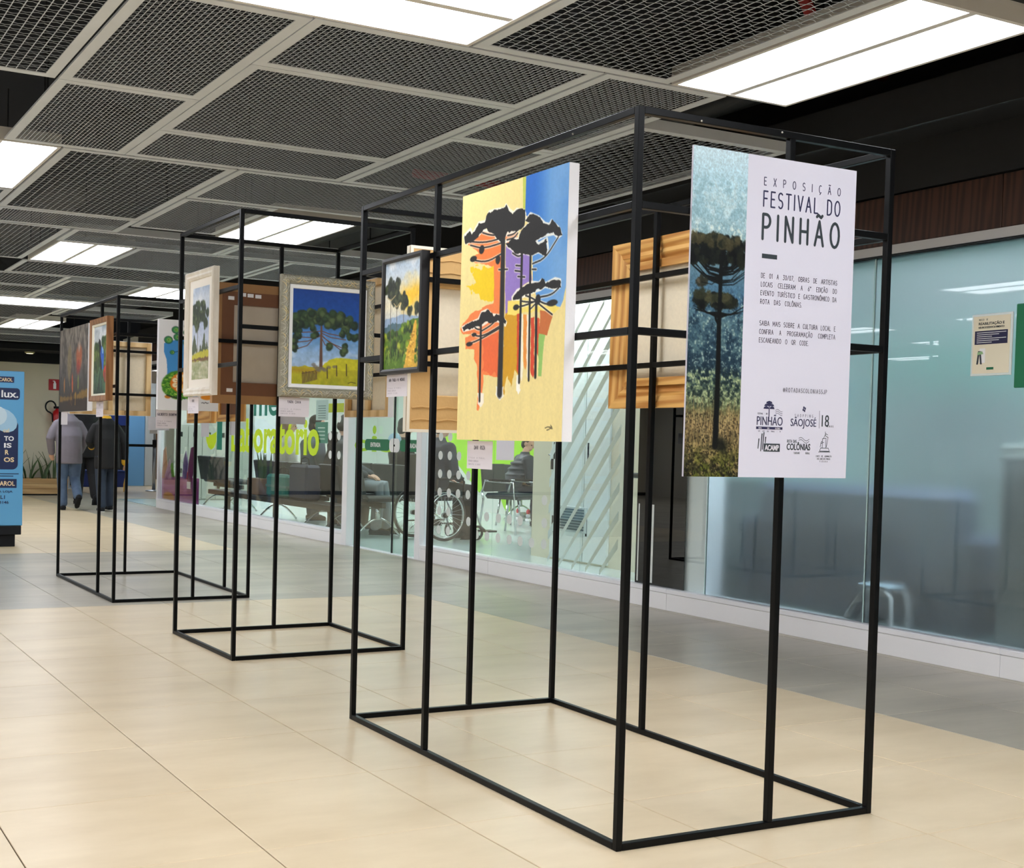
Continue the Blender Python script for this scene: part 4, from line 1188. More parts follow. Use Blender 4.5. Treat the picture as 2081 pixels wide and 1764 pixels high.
def moulding(t, w, h, prof, material, names='frame_rail', inset=0.0, mat_h=None):
    """mitred frame of four rails; prof: (distance inward from outer edge, y) points around the section"""
    n = len(prof)
    corners = [(0, 0), (w, 0), (w, h), (0, h)]
    sgn = [(1, 1), (-1, 1), (-1, -1), (1, -1)]
    out = []
    for k in range(4):
        k2 = (k + 1) % 4
        vs = []
        for (cx, cz), (sx, sz) in ((corners[k], sgn[k]), (corners[k2], sgn[k2])):
            for d, y in prof:
                vs.append((cx + sx * (d + inset), y, cz + sz * (d + inset)))
        fs = [tuple(range(n)), tuple(range(2 * n - 1, n - 1, -1))]
        for i in range(n):
            j = (i + 1) % n
            fs.append((i, i + n, j + n, j))
        mm = material if (mat_h is None or k in (1, 3)) else mat_h
        out.append(MB().add(vs, fs).build(names, mm, t))
    return out

def stretched_canvas(t, w, h, d, art, edge=M_CANVASW, back=M_CANVAS, bars=M_PINE2, cross=True):
    """canvas wrapped over a wooden stretcher; the painted face looks to -y"""
    MB().box(0.001, w - 0.001, -d, -d + 0.004, 0.001, h - 0.001).build('canvas', back, t)
    mb = MB()
    e = 0.0025
    mb.box(0, e, -d, 0, 0, h).box(w - e, w, -d, 0, 0, h).box(e, w - e, -d, 0, 0, e).box(e, w - e, -d, 0, h - e, h)
    mb.build('canvas_edge', edge, t)
    b = 0.04
    for (x0, x1, z0, z1) in ((e, b, e, h - e), (w - b, w - e, e, h - e), (b, w - b, e, b), (b, w - b, h - b, h - e)):
        MB().bbox(x0, x1, -d + 0.006, -0.0005, z0, z1, 0.002).build('stretcher_bar', bars, t)
    if cross:
        MB().bbox(w * 0.5 - 0.018, w * 0.5 + 0.018, -d + 0.008, -0.004, b, h - b, 0.002).build('stretcher_bar', bars, t)
    sheet('painted_face', art, t, 0, w, 0, h, -d - 0.0008)

def card(label, key, face, a0, a1, z0, z1, title, gap=0.004, lines=3, group='artwork name cards', title_mat=None, back=False):
    t = hang('name_card', label, 'name card', key, face, a0, a1, z0, gap, group)
    w, h = abs(a1 - a0), z1 - z0
    MB().box(0, w, -0.0012, 0, 0, h).build('paper', M_PAPER2 if back else M_PAPER, t)
    if title:
        tw = min(w * 0.86, h * 0.125 * 0.66 * len(title))
        stroke_text('lettering', title, title_mat or M_INK, t, (w - tw) / 2, h * 0.70, h * 0.125, tw, 0.16, -0.0016)
        for k in range(lines):
            stroke_text('lettering', ('TÍTULO: O PINHAL', 'TÉCNICA: ACRÍLICA', 'CONTATO: 41 0000')[k].replace('4', '1'), mat('grey_ink', (132, 122, 138), rough=.7), t, w * 0.06, h * (0.36 - 0.115 * k), h * 0.055, w * (0.66, 0.40, 0.48)[k], 0.13, -0.0016, justify=False)
    return t

# -- near stand: exhibition poster
t = hang('exhibition_poster', 'white exhibition poster with a forest photo strip and navy festival title', 'poster', 'A', 'front', 0.181, 0.787, 1.017)
PW, PH = 0.606, 0.899
MB().box(0, PW, -0.006, 0, 0, PH).build('board', mat('poster_white', (209, 208, 222), rough=0.5), t)
sheet('photo_strip', art_poster(), t, 0, 0.193, 0, PH, -0.0068, art_mat(0.6, 0.15, 'printed_photo'))
yl = -0.0064
def pz(v): return PH * (1 - v)
stroke_text('lettering', 'EXPOSIÇÃO', M_INK2, t, 0.254, pz(0.0885), 0.0215, 0.290, 0.12, yl, round_caps=True, split=True)
stroke_text('lettering', 'FESTIVAL DO', M_INK2, t, 0.254, pz(0.154), 0.042, 0.290, 0.115, yl, round_caps=True, xs=0.93, split=True, justify=False)
stroke_text('lettering', 'PINHÃO', M_INK3, t, 0.254, pz(0.2555), 0.069, 0.290, 0.125, yl, round_caps=True, xs=0.95, split=True)
MB().box(0.254, 0.310, yl - 0.0003, yl, pz(0.315), pz(0.301)).build('title_bar', M_INK3, t)
for k, (s, wd) in enumerate((('DE 01 A 30/07, OBRAS DE ARTISTAS', .289), ('LOCAIS CELEBRAM A 6º EDIÇÃO DO', .289), ('EVENTO TURÍSTICO E GASTRONÔMICO DA', .289), ('ROTA DAS COLÔNIAS.', .155))):
    stroke_text('lettering', s, M_INK, t, 0.254, pz(0.3760 + 0.0270 * k), 0.0128, wd, 0.12, yl)
for k, (s, wd) in enumerate((('SAIBA MAIS SOBRE A CULTURA LOCAL E', .289), ('CONFIRA A PROGRAMAÇÃO COMPLETA', .289), ('ESCANEANDO O QR CODE.', .186))):
    stroke_text('lettering', s, M_INK, t, 0.254, pz(0.5240 + 0.0265 * k), 0.0128, wd, 0.12, yl)
stroke_text('lettering', '@ROTADASCOLONIASSJP', M_INK, t, 0.350, pz(0.728), 0.0115, 0.168, 0.12, yl)
LW = mat('poster_white2', (222, 218, 228), rough=.5)
fit_text('lettering', 'PINHÃO', M_INK2, t, 0.256, pz(0.836), width=0.096, height=0.031, y=yl)
MB().box(0.254, 0.352, yl - 0.0004, yl, pz(0.8485), pz(0.8405)).build('logo_bar', M_INK2, t)
stroke_text('lettering', 'ROTA DAS COLÔNIAS', LW, t, 0.263, pz(0.8472), 0.0040, 0.080, 0.16, yl - 0.0006)
stroke_text('lettering', 'FESTIVAL DO', M_INK2, t, 0.258, pz(0.802), 0.0042, 0.036, 0.16, yl)
stroke_text('lettering', 'SÃO JOSÉ DOS PINHAIS - PR', M_INK2, t, 0.262, pz(0.8565), 0.0034, 0.084, 0.14, yl)
mb = MB()
for (cx, cz, w_, h_) in ((.300, .764, .024, .0055), (.300, .772, .038, .0060), (.289, .781, .020, .0060), (.311, .781, .018, .0060)):
    z_ = pz(cz); mb.add([(cx - w_ / 2, yl, z_ - h_ / 2), (cx + w_ / 2, yl, z_ - h_ / 2), (cx + w_ * .4, yl, z_ + h_ * .4), (cx, yl, z_ + h_ * .9), (cx - w_ * .4, yl, z_ + h_ * .4)], [(0, 1, 2, 3, 4)])
mb.box(.2985, .3015, yl - .0003, yl, pz(.822), pz(.768))
mb.build('logo_tree', M_INK2, t)
def ribbon_curve(name, pts, th, material, parent, y):
    mb_ = MB()
    for (ax, az), (bx, bz) in zip(pts[:-1], pts[1:]):
        L = math.hypot(bx - ax, bz - az); dx, dz = (bx - ax) / L, (bz - az) / L
        mb_.add([(ax - dz * th - dx * th * .5, y, az + dx * th - dz * th * .5), (ax + dz * th - dx * th * .5, y, az - dx * th - dz * th * .5), (bx + dz * th + dx * th * .5, y, bz - dx * th + dz * th * .5), (bx - dz * th + dx * th * .5, y, bz + dx * th + dz * th * .5)], [(0, 1, 2, 3)])
    return mb_.build(name, material, parent)
for k in range(3):
    ribbon_curve('logo_wave', [(.324 + i * .0052, pz(.788 + k * .006) + .0035 * math.sin(i * 1.1)) for i in range(6)], .0006, M_INK2, t, yl)
stroke_text('lettering', 'SHOPPING', M_INK2, t, 0.398, pz(0.806), 0.0080, 0.070, 0.11, yl)
fit_text('lettering', 'SÃOJOSÉ', M_INK2, t, 0.383, pz(0.843), width=0.098, height=0.034, y=yl)
mb = MB()
for k in range(4):
    a_ = k * PI / 2 + .4
    mb.ellipsoid((.433 + .004 * math.cos(a_), yl, pz(.780) + .005 * math.sin(a_)), (.003, .0003, .0038), 8, 4)
mb.build('logo_flower', M_INK2, t)
MB().box(.4925, .4932, yl - .0003, yl, pz(.840), pz(.783)).build('logo_rule', M_INK, t)
fit_text('lettering', '18', M_INK3, t, 0.503, pz(0.834), width=0.028, height=0.034, y=yl)
stroke_text('lettering', 'ANOS', M_INK3, t, 0.526, pz(0.835), 0.005, 0.022, 0.2, yl)
MB().bbox(.284, .345, yl - .0003, yl, pz(.9185), pz(.8930), .0001).build('logo_plate', M_INK3, t)
fit_text('lettering', 'ACAMP', LW, t, 0.288, pz(0.9150), width=0.052, height=0.016, y=yl - .0008, thick=0.02)
mb = MB()
for (x0, x1, z0, z1) in ((.272, .277, .918, .862), (.278, .284, .913, .858), (.262, .266, .910, .878), (.288, .291, .892, .872)):
    mb.add([(x0, yl, pz(z0)), (x0 + .003, yl, pz(z0)), (x1 + .002, yl, pz(z1)), (x1 - .002, yl, pz(z1))], [(0, 1, 2, 3)])
mb.build('logo_stalks', M_INK3, t)
stroke_text('lettering', 'ROTA DAS', M_INK3, t, 0.372, pz(0.888), 0.0075, 0.036, 0.18, yl)
fit_text('lettering', 'COLÔNIAS', M_INK3, t, 0.371, pz(0.912), width=0.090, height=0.024, y=yl, thick=0.02)
stroke_text('lettering', 'TURISMO RURAL', M_INK3, t, 0.398, pz(0.924), 0.0054, 0.062, 0.13, yl)
for k in range(2):
    ribbon_curve('logo_wave', [(.416 + i * .005, pz(.876 + k * .007) + .005 * math.sin(i * .75 + .4)) for i in range(9)], .0007, M_INK3, t, yl)
ship = [[(.498, .925), (.536, .925), (.532, .915), (.502, .915), (.498, .925)], [(.508, .914), (.508, .885), (.522, .883), (.522, .914)], [(.503, .900), (.514, .896)], [(.524, .912), (.530, .880), (.520, .876), (.518, .862)], [(.512, .884), (.520, .868), (.528, .872)], [(.500, .912), (.503, .896), (.508, .892)], [(.494, .928), (.540, .927)]]
for l_ in ship:
    ribbon_curve('logo_ship', [(x, pz(v - .012)) for x, v in l_], .0008, M_INK3, t, yl)
for k, s in enumerate(('COMITE DE GERMINAÇÃO', 'SÃO JOSÉ DOS PINHAIS', 'PARANA')):
    stroke_text('lettering', s, M_INK3, t, (.484, .489, .500)[k], pz(.932 + .0085 * k), 0.0044, (.062, .052, .030)[k], 0.13, yl)

# -- near stand: yellow canvas, black-framed landscape, two pictures seen from behind
t = hang('canvas_painting', 'tall yellow canvas with black pine silhouettes over orange and blue patches', 'painting', 'A', 'left', 0.263, 0.865, 1.104)
stretched_canvas(t, 0.602, 0.790, 0.034, art_yellow())
t = hang('framed_painting', 'small sunset landscape painting in a thin black frame beside yellow canvas', 'painting', 'A', 'left', 1.145, 1.458, 1.337)
moulding(t, 0.313, 0.421, [(0, 0), (0, -0.032), (0.010, -0.034), (0.018, -0.030), (0.018, 0)], M_BLKFR)
MB().box(0.016, 0.297, -0.022, -0.010, 0.016, 0.405).build('backing', M_BROWNB, t)
sheet('painted_face', art_landscape(), t, 0.017, 0.296, 0.017, 0.404, -0.024)
t = hang('framed_painting', 'back of a picture lined with kraft paper and pale canvas behind yellow painting', 'painting', 'A', 'back', 0.226, 0.83, 1.132, gap=0.007)
w, h = 0.604, 0.741
MB().box(0.002, w - 0.002, -0.030, -0.018, 0.002, h - 0.002).build('canvas', M_CANVAS, t)
for k, (x0, x1, z0, z1) in enumerate(((0.0, 0.115, 0.0, h), (w - 0.115, w, 0.0, h), (0.115, w - 0.115, 0.0, 0.15), (0.115, w - 0.115, h - 0.16, h))):
    MB().bbox(x0, x1, -0.017 + 0.0005 * k, -0.003 + 0.0005 * k, z0, z1, 0.004).build('kraft_strip', M_KRAFT, t)
for z_ in (0.05, 0.10, h - 0.05, h - 0.10):
    MB().tube([(0.02 + i * (w - 0.04) / 14, -0.001, z_ + 0.004 * math.sin(i * 2.1)) for i in range(15)], 0.0035, 5).build('paper_crease', M_KRAFT, t)
moulding(t, w, h, [(0, -0.001), (0, -0.036), (0.012, -0.036), (0.012, -0.001)], mat('cream_edge', (236, 228, 210), rough=.6))
sheet('painted_face', art_plain((120, 150, 90), (200, 190, 120), 31), t, 0.01, w - 0.01, 0.01, h - 0.01, -0.0375)
t = hang('framed_painting', 'back of a broad pale pine picture frame hanging behind the poster', 'painting', 'A', 'right', 0.59, 1.395, 1.245)
w, h = 0.805, 0.647
moulding(t, w, h, [(0, -0.004), (0, -0.045), (0.09, -0.045), (0.09, -0.030), (0.06, -0.010), (0.045, -0.016), (0.02, -0.004)], M_PINE, mat_h=M_PINEH)
moulding(t, w, h, [(0.085, -0.020), (0.085, -0.006), (0.115, -0.006), (0.115, -0.020)], M_PINE, names='stretcher_bar', mat_h=M_PINEH)
MB().box(0.088, w - 0.088, -0.034, -0.026, 0.088, h - 0.088).build('canvas', M_CANVAS, t)
sheet('painted_face', art_plain((60, 100, 150), (190, 170, 120), 33), t, 0.092, w - 0.092, 0.092, h - 0.092, -0.036)
MB().tube([(0.16, -0.001, h - 0.075), (0.145, 0.001, h - 0.05), (0.125, 0.0, h - 0.025), (0.11, -0.002, h + 0.002)], 0.0016, 5).build('hanging_cord', M_VOID, t)

# -- middle stand
t = hang('framed_painting', 'big silver carved frame holding a green tree under deep blue sky', 'painting', 'B', 'front', 0.209, 0.724, 1.300)
w, h = 0.515, 0.600
moulding(t, w, h, [(0, 0), (0, -0.026), (0.008, -0.038), (0.024, -0.042), (0.040, -0.034), (0.046, -0.022), (0.046, 0)], M_GILT)
moulding(t, w, h, [(0.046, 0), (0.046, -0.026), (0.050, -0.028), (0.064, -0.024), (0.066, -0.018), (0.066, 0)], mat('white_liner', (250, 250, 250), rough=.5), names='liner')
def _frame_pt(k, a_, b_):
    p_ = {0: (a_, b_), 1: (w - b_, a_), 2: (a_, h - b_), 3: (b_, a_)}[k]
    return (p_[0], float(np.interp(min(max(b_, 0), .046), [0, .008, .024, .040, .046], [-.028, -.038, -.042, -.034, -.024])) - 0.0006, p_[1])
Rr = np.random.default_rng(4)
for k in range(4):
    mg, ms = MB(), MB(); L_ = w if k % 2 == 0 else h
    n_ = int(L_ / 0.017)
    for i in range(n_):
        c_ = 0.012 + (L_ - 0.024) * (i + 0.5) / n_
        sg = 1 if (i // 2) % 2 else -1
        for j in range(2):
            b0 = 0.008 + 0.013 * j + 0.005 * Rr.random(); ln = 0.020 + 0.016 * Rr.random(); cv = sg * (0.010 + 0.012 * Rr.random())
            pts_ = [_frame_pt(k, c_ - ln / 2 + ln * u_, b0 + cv * (u_ - .5) + 0.009 * math.sin(u_ * PI)) for u_ in (0, .2, .4, .6, .8, 1)]
            (mg if Rr.random() < .34 else ms).tube(pts_, [0.0006, 0.0018, 0.0026, 0.0026, 0.0016, 0.0005], 5)
    mg.build('gilt_leaves', M_GOLD, t, smooth=True); ms.build('carved_leaves', M_SILV, t, smooth=True)
MB().box(0.058, w - 0.058, -0.016, -0.006, 0.058, h - 0.058).build('backing', M_BROWNB, t)
sheet('painted_face', art_bluetree(), t, 0.064, w - 0.064, 0.064, h - 0.064, -0.0175)
t = hang('framed_painting', 'cream distressed frame with a tall pine over a riverbank', 'painting', 'B', 'left', 0.275, 0.712, 1.304)
w, h = 0.437, 0.649
moulding(t, w, h, [(0, 0), (0, -0.030), (0.008, -0.036), (0.020, -0.030), (0.030, -0.032), (0.042, -0.024), (0.044, -0.016), (0.044, 0)], M_SHABBY)
MB().box(0.042, w - 0.042, -0.018, -0.008, 0.042, h - 0.042).build('mount_board', mat('cream_mount', (240, 232, 220), rough=.7), t)
sheet('painted_face', art_tree(), t, 0.092, w - 0.092, 0.086, h - 0.086, -0.0188)
t = hang('framed_painting', 'back of a framed picture with brown board and paper labels', 'painting', 'B', 'back', 0.206, 0.74, 1.282)
w, h = 0.534, 0.675
moulding(t, w, h, [(0, -0.004), (0, -0.040), (0.050, -0.040), (0.050, -0.004)], M_KRAFT2)
moulding(t, w, h, [(0.048, -0.030), (0.048, -0.002), (0.120, -0.004), (0.120, -0.030)], M_BROWNB, names='backing_strip')
MB().box(0.11, w - 0.11, -0.026, -0.020, 0.11, h - 0.11).build('canvas', mat('stained_backing', (206, 196, 180), rough=.8, noise=(3, .6), col2=(176, 164, 148)), t)
sheet('painted_face', art_plain((180, 170, 150), (110, 120, 130), 37), t, 0.05, w - 0.05, 0.05, h - 0.05, -0.041)
for (x_, z_) in ((w - 0.10, h - 0.085), (w - 0.10, 0.075), (w - 0.17, h - 0.062), (w - 0.215, h - 0.064), (w - 0.262, h - 0.066)):
    MB().box(x_ - 0.018, x_ + 0.018, -0.0018, -0.0006, z_ - 0.010, z_ + 0.010).build('paper_label', M_WHITE, t)
t = hang('canvas_painting', 'canvas back with wooden stretcher beside the silver frame', 'painting', 'B', 'right', 0.26, 0.80, 1.222)
stretched_canvas(t, 0.54, 0.768, 0.034, art_plain((190, 40, 40), (220, 150, 50), 41), bars=M_PINE2)

# -- far stand
t = hang('canvas_painting', 'dark brooding abstract canvas with small red and orange figures', 'painting', 'C', 'left', 0.60, 1.448, 1.250)
stretched_canvas(t, 0.848, 0.601, 0.036, art_dark())
t = hang('framed_painting', 'blue parrot among grass and trees in a brown wooden frame', 'painting', 'C', 'left', 0.075, 0.532, 1.312)
w, h = 0.457, 0.548
moulding(t, w, h, [(0, 0), (0, -0.044), (0.006, -0.046), (0.032, -0.040), (0.036, -0.036), (0.036, 0)], M_BROWNW)
moulding(t, w, h, [(0.036, 0), (0.036, -0.036), (0.048, -0.030), (0.050, -0.026), (0.050, 0)], mat('cream_slip', (232, 226, 206), rough=.5), names='slip')
MB().box(0.046, w - 0.046, -0.022, -0.010, 0.046, h - 0.046).build('backing', M_BROWNB, t)
sheet('painted_face', art_parrot(), t, 0.049, w - 0.049, 0.049, h - 0.049, -0.024)
t = hang('canvas_painting', 'white canvas with a blue foot, green toes and sliced fruit', 'painting', 'C', 'front', 0.267, 0.682, 1.262)
stretched_canvas(t, 0.415, 0.589, 0.036, art_foot())
t = hang('canvas_painting', 'large bare canvas back with pale stretcher above the walkers', 'painting', 'C', 'back', 0.08, 0.72, 1.240)
stretched_canvas(t, 0.64, 0.577, 0.034, art_plain((150, 120, 80), (90, 130, 90), 43))
t = hang('framed_painting', 'pine frame back whose lower edge shows under the blue foot canvas', 'painting', 'C', 'right', 0.87, 1.45, 1.194)
w, h = 0.58, 0.60
moulding(t, w, h, [(0, -0.002), (0, -0.040), (0.09, -0.040), (0.09, -0.016), (0.05, -0.002)], M_PINE, mat_h=M_PINEH)
MB().box(0.088, w - 0.088, -0.034, -0.026, 0.088, h - 0.088).build('canvas', M_CANVAS, t)
sheet('painted_face', art_plain((90, 120, 160), (210, 200, 170), 47), t, 0.092, w - 0.092, 0.092, h - 0.092, -0.036)
t = hang('framed_painting', 'wooden frame back with cord showing below the brown board', 'painting', 'C', 'right', 0.25, 0.763, 1.204)
w, h = 0.513, 0.60
moulding(t, w, h, [(0, -0.002), (0, -0.040), (0.05, -0.040), (0.05, -0.010), (0.02, -0.002)], M_PINE, mat_h=M_PINEH)
MB().box(0.048, w - 0.048, -0.034, -0.020, 0.048, h - 0.048).build('backing', M_BROWNB, t)
sheet('painted_face', art_plain((160, 90, 60), (220, 190, 120), 49), t, 0.05, w - 0.05, 0.05, h - 0.05, -0.036)

# -- name cards below the pictures
card('name card under the sunset landscape painting', 'A', 'left', 1.290, 1.453, 1.256, 1.336, 'ANA PAULA M. MORAIS', gap=0.004)
card('name card under the yellow canvas', 'A', 'left', 0.690, 0.848, 1.011, 1.101, 'DAVI ROZA')
card('blank card back beside the card of the yellow canvas', 'A', 'back', 0.644, 0.730, 1.026, 1.128, '', back=True)
card('name card under the silver-framed blue tree painting', 'B', 'front', 0.217, 0.381, 1.202, 1.298, 'YARA CAVA')
card('bluish card back peeking out below the silver frame card', 'B', 'back', 0.606, 0.776, 1.176, 1.280, '', back=True)
card('small card under the cream distressed frame', 'B', 'left', 0.545, 0.717, 1.214, 1.302, 'IRENE', lines=3)
card('name card under the blue foot canvas', 'C', 'front', 0.267, 0.415, 1.140, 1.260, 'GILBERTO BONFIM', title_mat=M_INK2)
card('blank card back behind the card of the blue foot canvas', 'C', 'back', 0.70, 0.872, 1.133, 1.238, '', back=True)
card('name card under the blue parrot painting', 'C', 'left', 0.295, 0.478, 1.208, 1.310, 'IVETE')
card('name card under the dark abstract canvas', 'C', 'left', 1.33, 1.535, 1.155, 1.249, '')
card('blank card under the pine frame back', 'C', 'right', 0.92, 1.10, 1.090, 1.196, '', back=True)
card('blank card under the wooden frame back with cord', 'C', 'right', 0.322, 0.472, 1.106, 1.206, '', back=True)
# ---------------------------------------------------------------- clinic behind the glass
M_CFLOOR = mat('pale_clinic_floor', (214, 226, 222), rough=0.18, noise=(1.2, 0.5), col2=(196, 210, 206), stretch=(1, 1, 1), world=True)
M_CWALL = mat('clinic_white_wall', (226, 228, 222), rough=0.6)
M_MINT = mat('mint_wall', (158, 192, 186), rough=0.6)
M_CREAM = mat('cream_wall', (222, 214, 190), rough=0.6)
M_LIME = mat('lime_paint', (166, 226, 30), rough=0.5)
M_TEALV = mat('teal_vinyl', (28, 122, 104), rough=0.5)
M_LIMEV = mat('lime_vinyl', (196, 226, 40), rough=0.45)
M_GREENV = mat('green_vinyl', (16, 116, 78), rough=0.45)
M_DOTV = mat('frosted_dot_vinyl', (226, 232, 228), rough=0.5)
M_DARKSEAT = mat('dark_grey_upholstery', (44, 50, 54), rough=0.55, noise=(20, 0.3))
M_CHROME = mat('chrome', (214, 216, 218), rough=0.18, metal=0.95)
M_STEEL = mat('brushed_steel', (186, 192, 198), rough=0.32, metal=0.8)
structure(MB().box(WX + 0.02, 10.6, 6.5, 21.0, -0.2, 0.0).build('floor_clinic', M_CFLOOR))
structure(MB().box(WX + 0.02, 10.6, -7, 6.5, -0.2, 0.0).build('floor_office', mat('office_floor', (104, 118, 122), rough=.4)))
structure(MB().box(WX + 0.10, 10.6, -7, 21.0, 2.60, 2.70).build('ceiling_clinic', M_CWALL))
wb = structure(MB().box(10.5, 10.6, 10.3, 21.0, 0, 2.6).build('wall_clinic_back', M_CWALL))
def lime(pts):
    MB().prism(pts, 10.485, 10.499, 'yz').build('lime_panel', M_LIME, wb)
lime([(18.55, 2.3), (18.5, 1.22), (17.9, 0.70), (17.25, 0.30), (16.8, 0.75), (15.62, 0.78), (15.6, 2.3)])
lime([(16.60, 0.24), (16.31, 0.24), (16.31, 0.02), (16.42, 0.03), (16.52, 0.12)])
lime([(14.9, 0.0), (14.9, 2.3), (13.2, 2.3), (13.2, 0.0)])
structure(MB().box(6.36, 10.6, 21.0, 21.1, 0, 2.6).build('wall_clinic_end', M_CWALL))
MB().box(8.05, 8.75, 20.97, 20.995, 0.0, 2.3).build('door_leaf', mat('bright_white_door', (240, 246, 250), rough=.4), bpy.data.objects['wall_clinic_end'])
MB().box(7.05, 7.95, 20.975, 20.995, 0.0, 2.4).build('grey_panel', mat('grey_panel', (176, 182, 172), rough=.5), bpy.data.objects['wall_clinic_end'])
win6 = structure(MB().add([(5.57, 18.45, .0), (5.58, 18.45, 0), (6.37, 21.0, 0), (6.36, 21.0, 0), (5.57, 18.45, 2.17), (5.58, 18.45, 2.17), (6.37, 21.0, 2.17), (6.36, 21.0, 2.17)], [(0, 3, 2, 1), (4, 5, 6, 7), (0, 1, 5, 4), (1, 2, 6, 5), (2, 3, 7, 6), (3, 0, 4, 7)]).build('window_6', G_CLEAR))
# partition with the white service doors
wp = structure(MB().box(6.90, 7.0, 7.9, 10.34, 0, 2.6).build('wall_partition', M_CREAM))
structure(MB().box(7.0, 10.6, 10.24, 10.34, 0, 2.6).build('wall_clinic_side', M_CWALL))
for (a, b) in ((9.47, 10.0), (9.09, 9.46)):
    d = MB().bbox(6.878, 6.90, a + .002, b - .002, 0.02, 2.45, 0.002).build('door_leaf', mat('white_door', (228, 234, 230), rough=.4), wp)
    MB().box(6.874, 6.8785, b - .06, b - .04, 0.26, 0.42).build('pull_slot', M_VOID, d)
    MB().box(6.874, 6.8785, b - .06, b - .04, 0.96, 1.12).build('pull_slot', M_VOID, d)
vent = MB().bbox(6.862, 6.878, 9.40, 9.83, 0.285, 0.525, 0.003).build('vent_grille', mat('vent_grey', (196, 204, 202), rough=.4), wp)
for k in range(8):
    MB().box(6.856, 6.862, 9.43, 9.80, 0.306 + k * 0.026, 0.322 + k * 0.026).build('slat', mat('vent_dark', (88, 98, 100), rough=.5), vent)
MB().tube([(6.872, 9.985, 1.0), (6.84, 9.985, 1.0), (6.84, 9.92, 1.0)], .009, 8).build('door_handle', M_CHROME, wp, smooth=True)
MB().box(6.868, 6.88, 9.965, 9.995, .86, .96).build('lock_plate', M_VOID, wp)

# lamps of the clinic
CL = [(6.3, 9.0, 'near the service doors'), (6.3, 12.6, 'above the wheelchair'), (6.3, 16.0, 'above the waiting benches'), (8.6, 11.6, 'near the lime wall'), (8.6, 14.8, 'above the visitor chair'), (8.6, 18.2, 'at the far end'), (6.5, 18.9, 'added to brighten the lockers')]  # the last panel is added to lift the dark far end
for (x, y, s_) in CL:
    ceiling_light(x, x + .62, y, y + 1.24, 'clinic light panel behind the glass, ' + s_, 'ceiling lights of the clinic', z=2.53, dm=M_DIFFC)
for (x, y, s_) in ((5.72, 5.0, 'over the stool'), (5.72, 3.6, 'beside the green sign'), (5.72, 2.0, 'at the edge of the photo'), (7.6, 3.4, 'deep in the room')):
    ceiling_light(x, x + .62, y, y + 1.24, 'blurred office light behind frosted glass, ' + s_, 'ceiling lights of the office', z=2.53, dm=M_DIFFO)

# office behind the frosted film
structure(MB().box(8.9, 9.0, -7, 7.9, 0, 2.6).build('wall_office_back', M_MINT))
structure(MB().box(7.0, 8.9, 7.9, 8.0, 0, 2.6).build('wall_office_side', M_MINT))
structure(MB().box(WX + .1, 8.9, -1.1, -1.0, 0, 2.6).build('wall_office_near', M_MINT))
o = MB().bbox(5.585, 5.74, 6.325, 6.535, 0, 2.6, .01).build('column', mat('pale_blue_column', (244, 250, 255), rough=.35)); structure(o)
t = thing('sofa', 'dark blue sofa blurred behind the frosted glass', 'sofa', (5.81, 4.62, 0))
M_NAVY = mat('navy_fabric', (14, 40, 70), rough=.7)
MB().bbox(0.02, .75, 0, 1.5, .12, .46, .04).build('seat', M_NAVY, t); MB().bbox(.0, .22, 0, 1.5, .46, .90, .05).build('backrest', M_NAVY, t)
for y in (-.16, 1.5): MB().bbox(0, .8, y, y + .16, .12, .66, .04).build('armrest', M_NAVY, t)
for (x, y) in ((.05, .05), (.7, .05), (.05, 1.4), (.7, 1.4)): MB().box(x, x + .05, y, y + .05, 0, .12).build('leg', M_VOID, t)
MB().box(8.87, 8.9, -1.0, 7.9, 1.66, 2.12).build('green_band', mat('green_band', (84, 190, 166), rough=.6), bpy.data.objects['wall_office_back'])
MB().box(8.86, 8.9, -1.0, 7.9, 2.12, 2.6).build('brightened_top_band', M_WHITE, bpy.data.objects['wall_office_back'])  # upper wall whitened to carry the brightness at the frosted glass top
MB().box(8.88, 8.9, -1.0, 7.9, 0, 1.66).build('dado', mat('grey_green_dado', (120, 134, 134), rough=.6), bpy.data.objects['wall_office_back'])
t = thing('counter', 'dark grey counter blurred behind the glass under the poster', 'counter', (5.95, 6.62, 0))
MB().bbox(0, .6, 0, .9, 0, .86, .01).build('body', mat('slate', (58, 70, 72), rough=.5), t); MB().bbox(-.03, .63, -.03, .93, .86, .90, .008).build('top', mat('slate_top', (44, 54, 56), rough=.3), t)
t = thing('stool', 'white tubular stool frame blurred behind the frosted glass', 'stool', (5.60, 4.80, 0))
M_TUBE = mat('white_tube', (244, 248, 248), rough=.3)
for x in (0.01, 0.15):
    MB().tube([(x, .46, 0), (x, .40, .10), (x, .26, .29), (x, .20, .325), (x, .10, .33), (x, .06, .30), (x, .045, 0)], .016, 8).build('leg_frame', M_TUBE, t, smooth=True)
MB().bbox(0, .17, .08, .28, .335, .36, .008).build('seat', mat('pale_blue_seat', (176, 200, 214), rough=.5), t)
t = thing('cabinet', 'pale cabinet blurred behind the frosted glass below the notice', 'cabinet', (5.80, 3.0, 0))
MB().bbox(0, .5, 0, 1.35, 0, 1.15, .01).build('body', mat('pale_cabinet', (206, 214, 206), rough=.5), t)
for k in range(2): MB().bbox(-.02, 0, .01 + k * .67, .66 + k * .67, .05, 1.10, .006).build('door', MATS['pale_cabinet'], t)

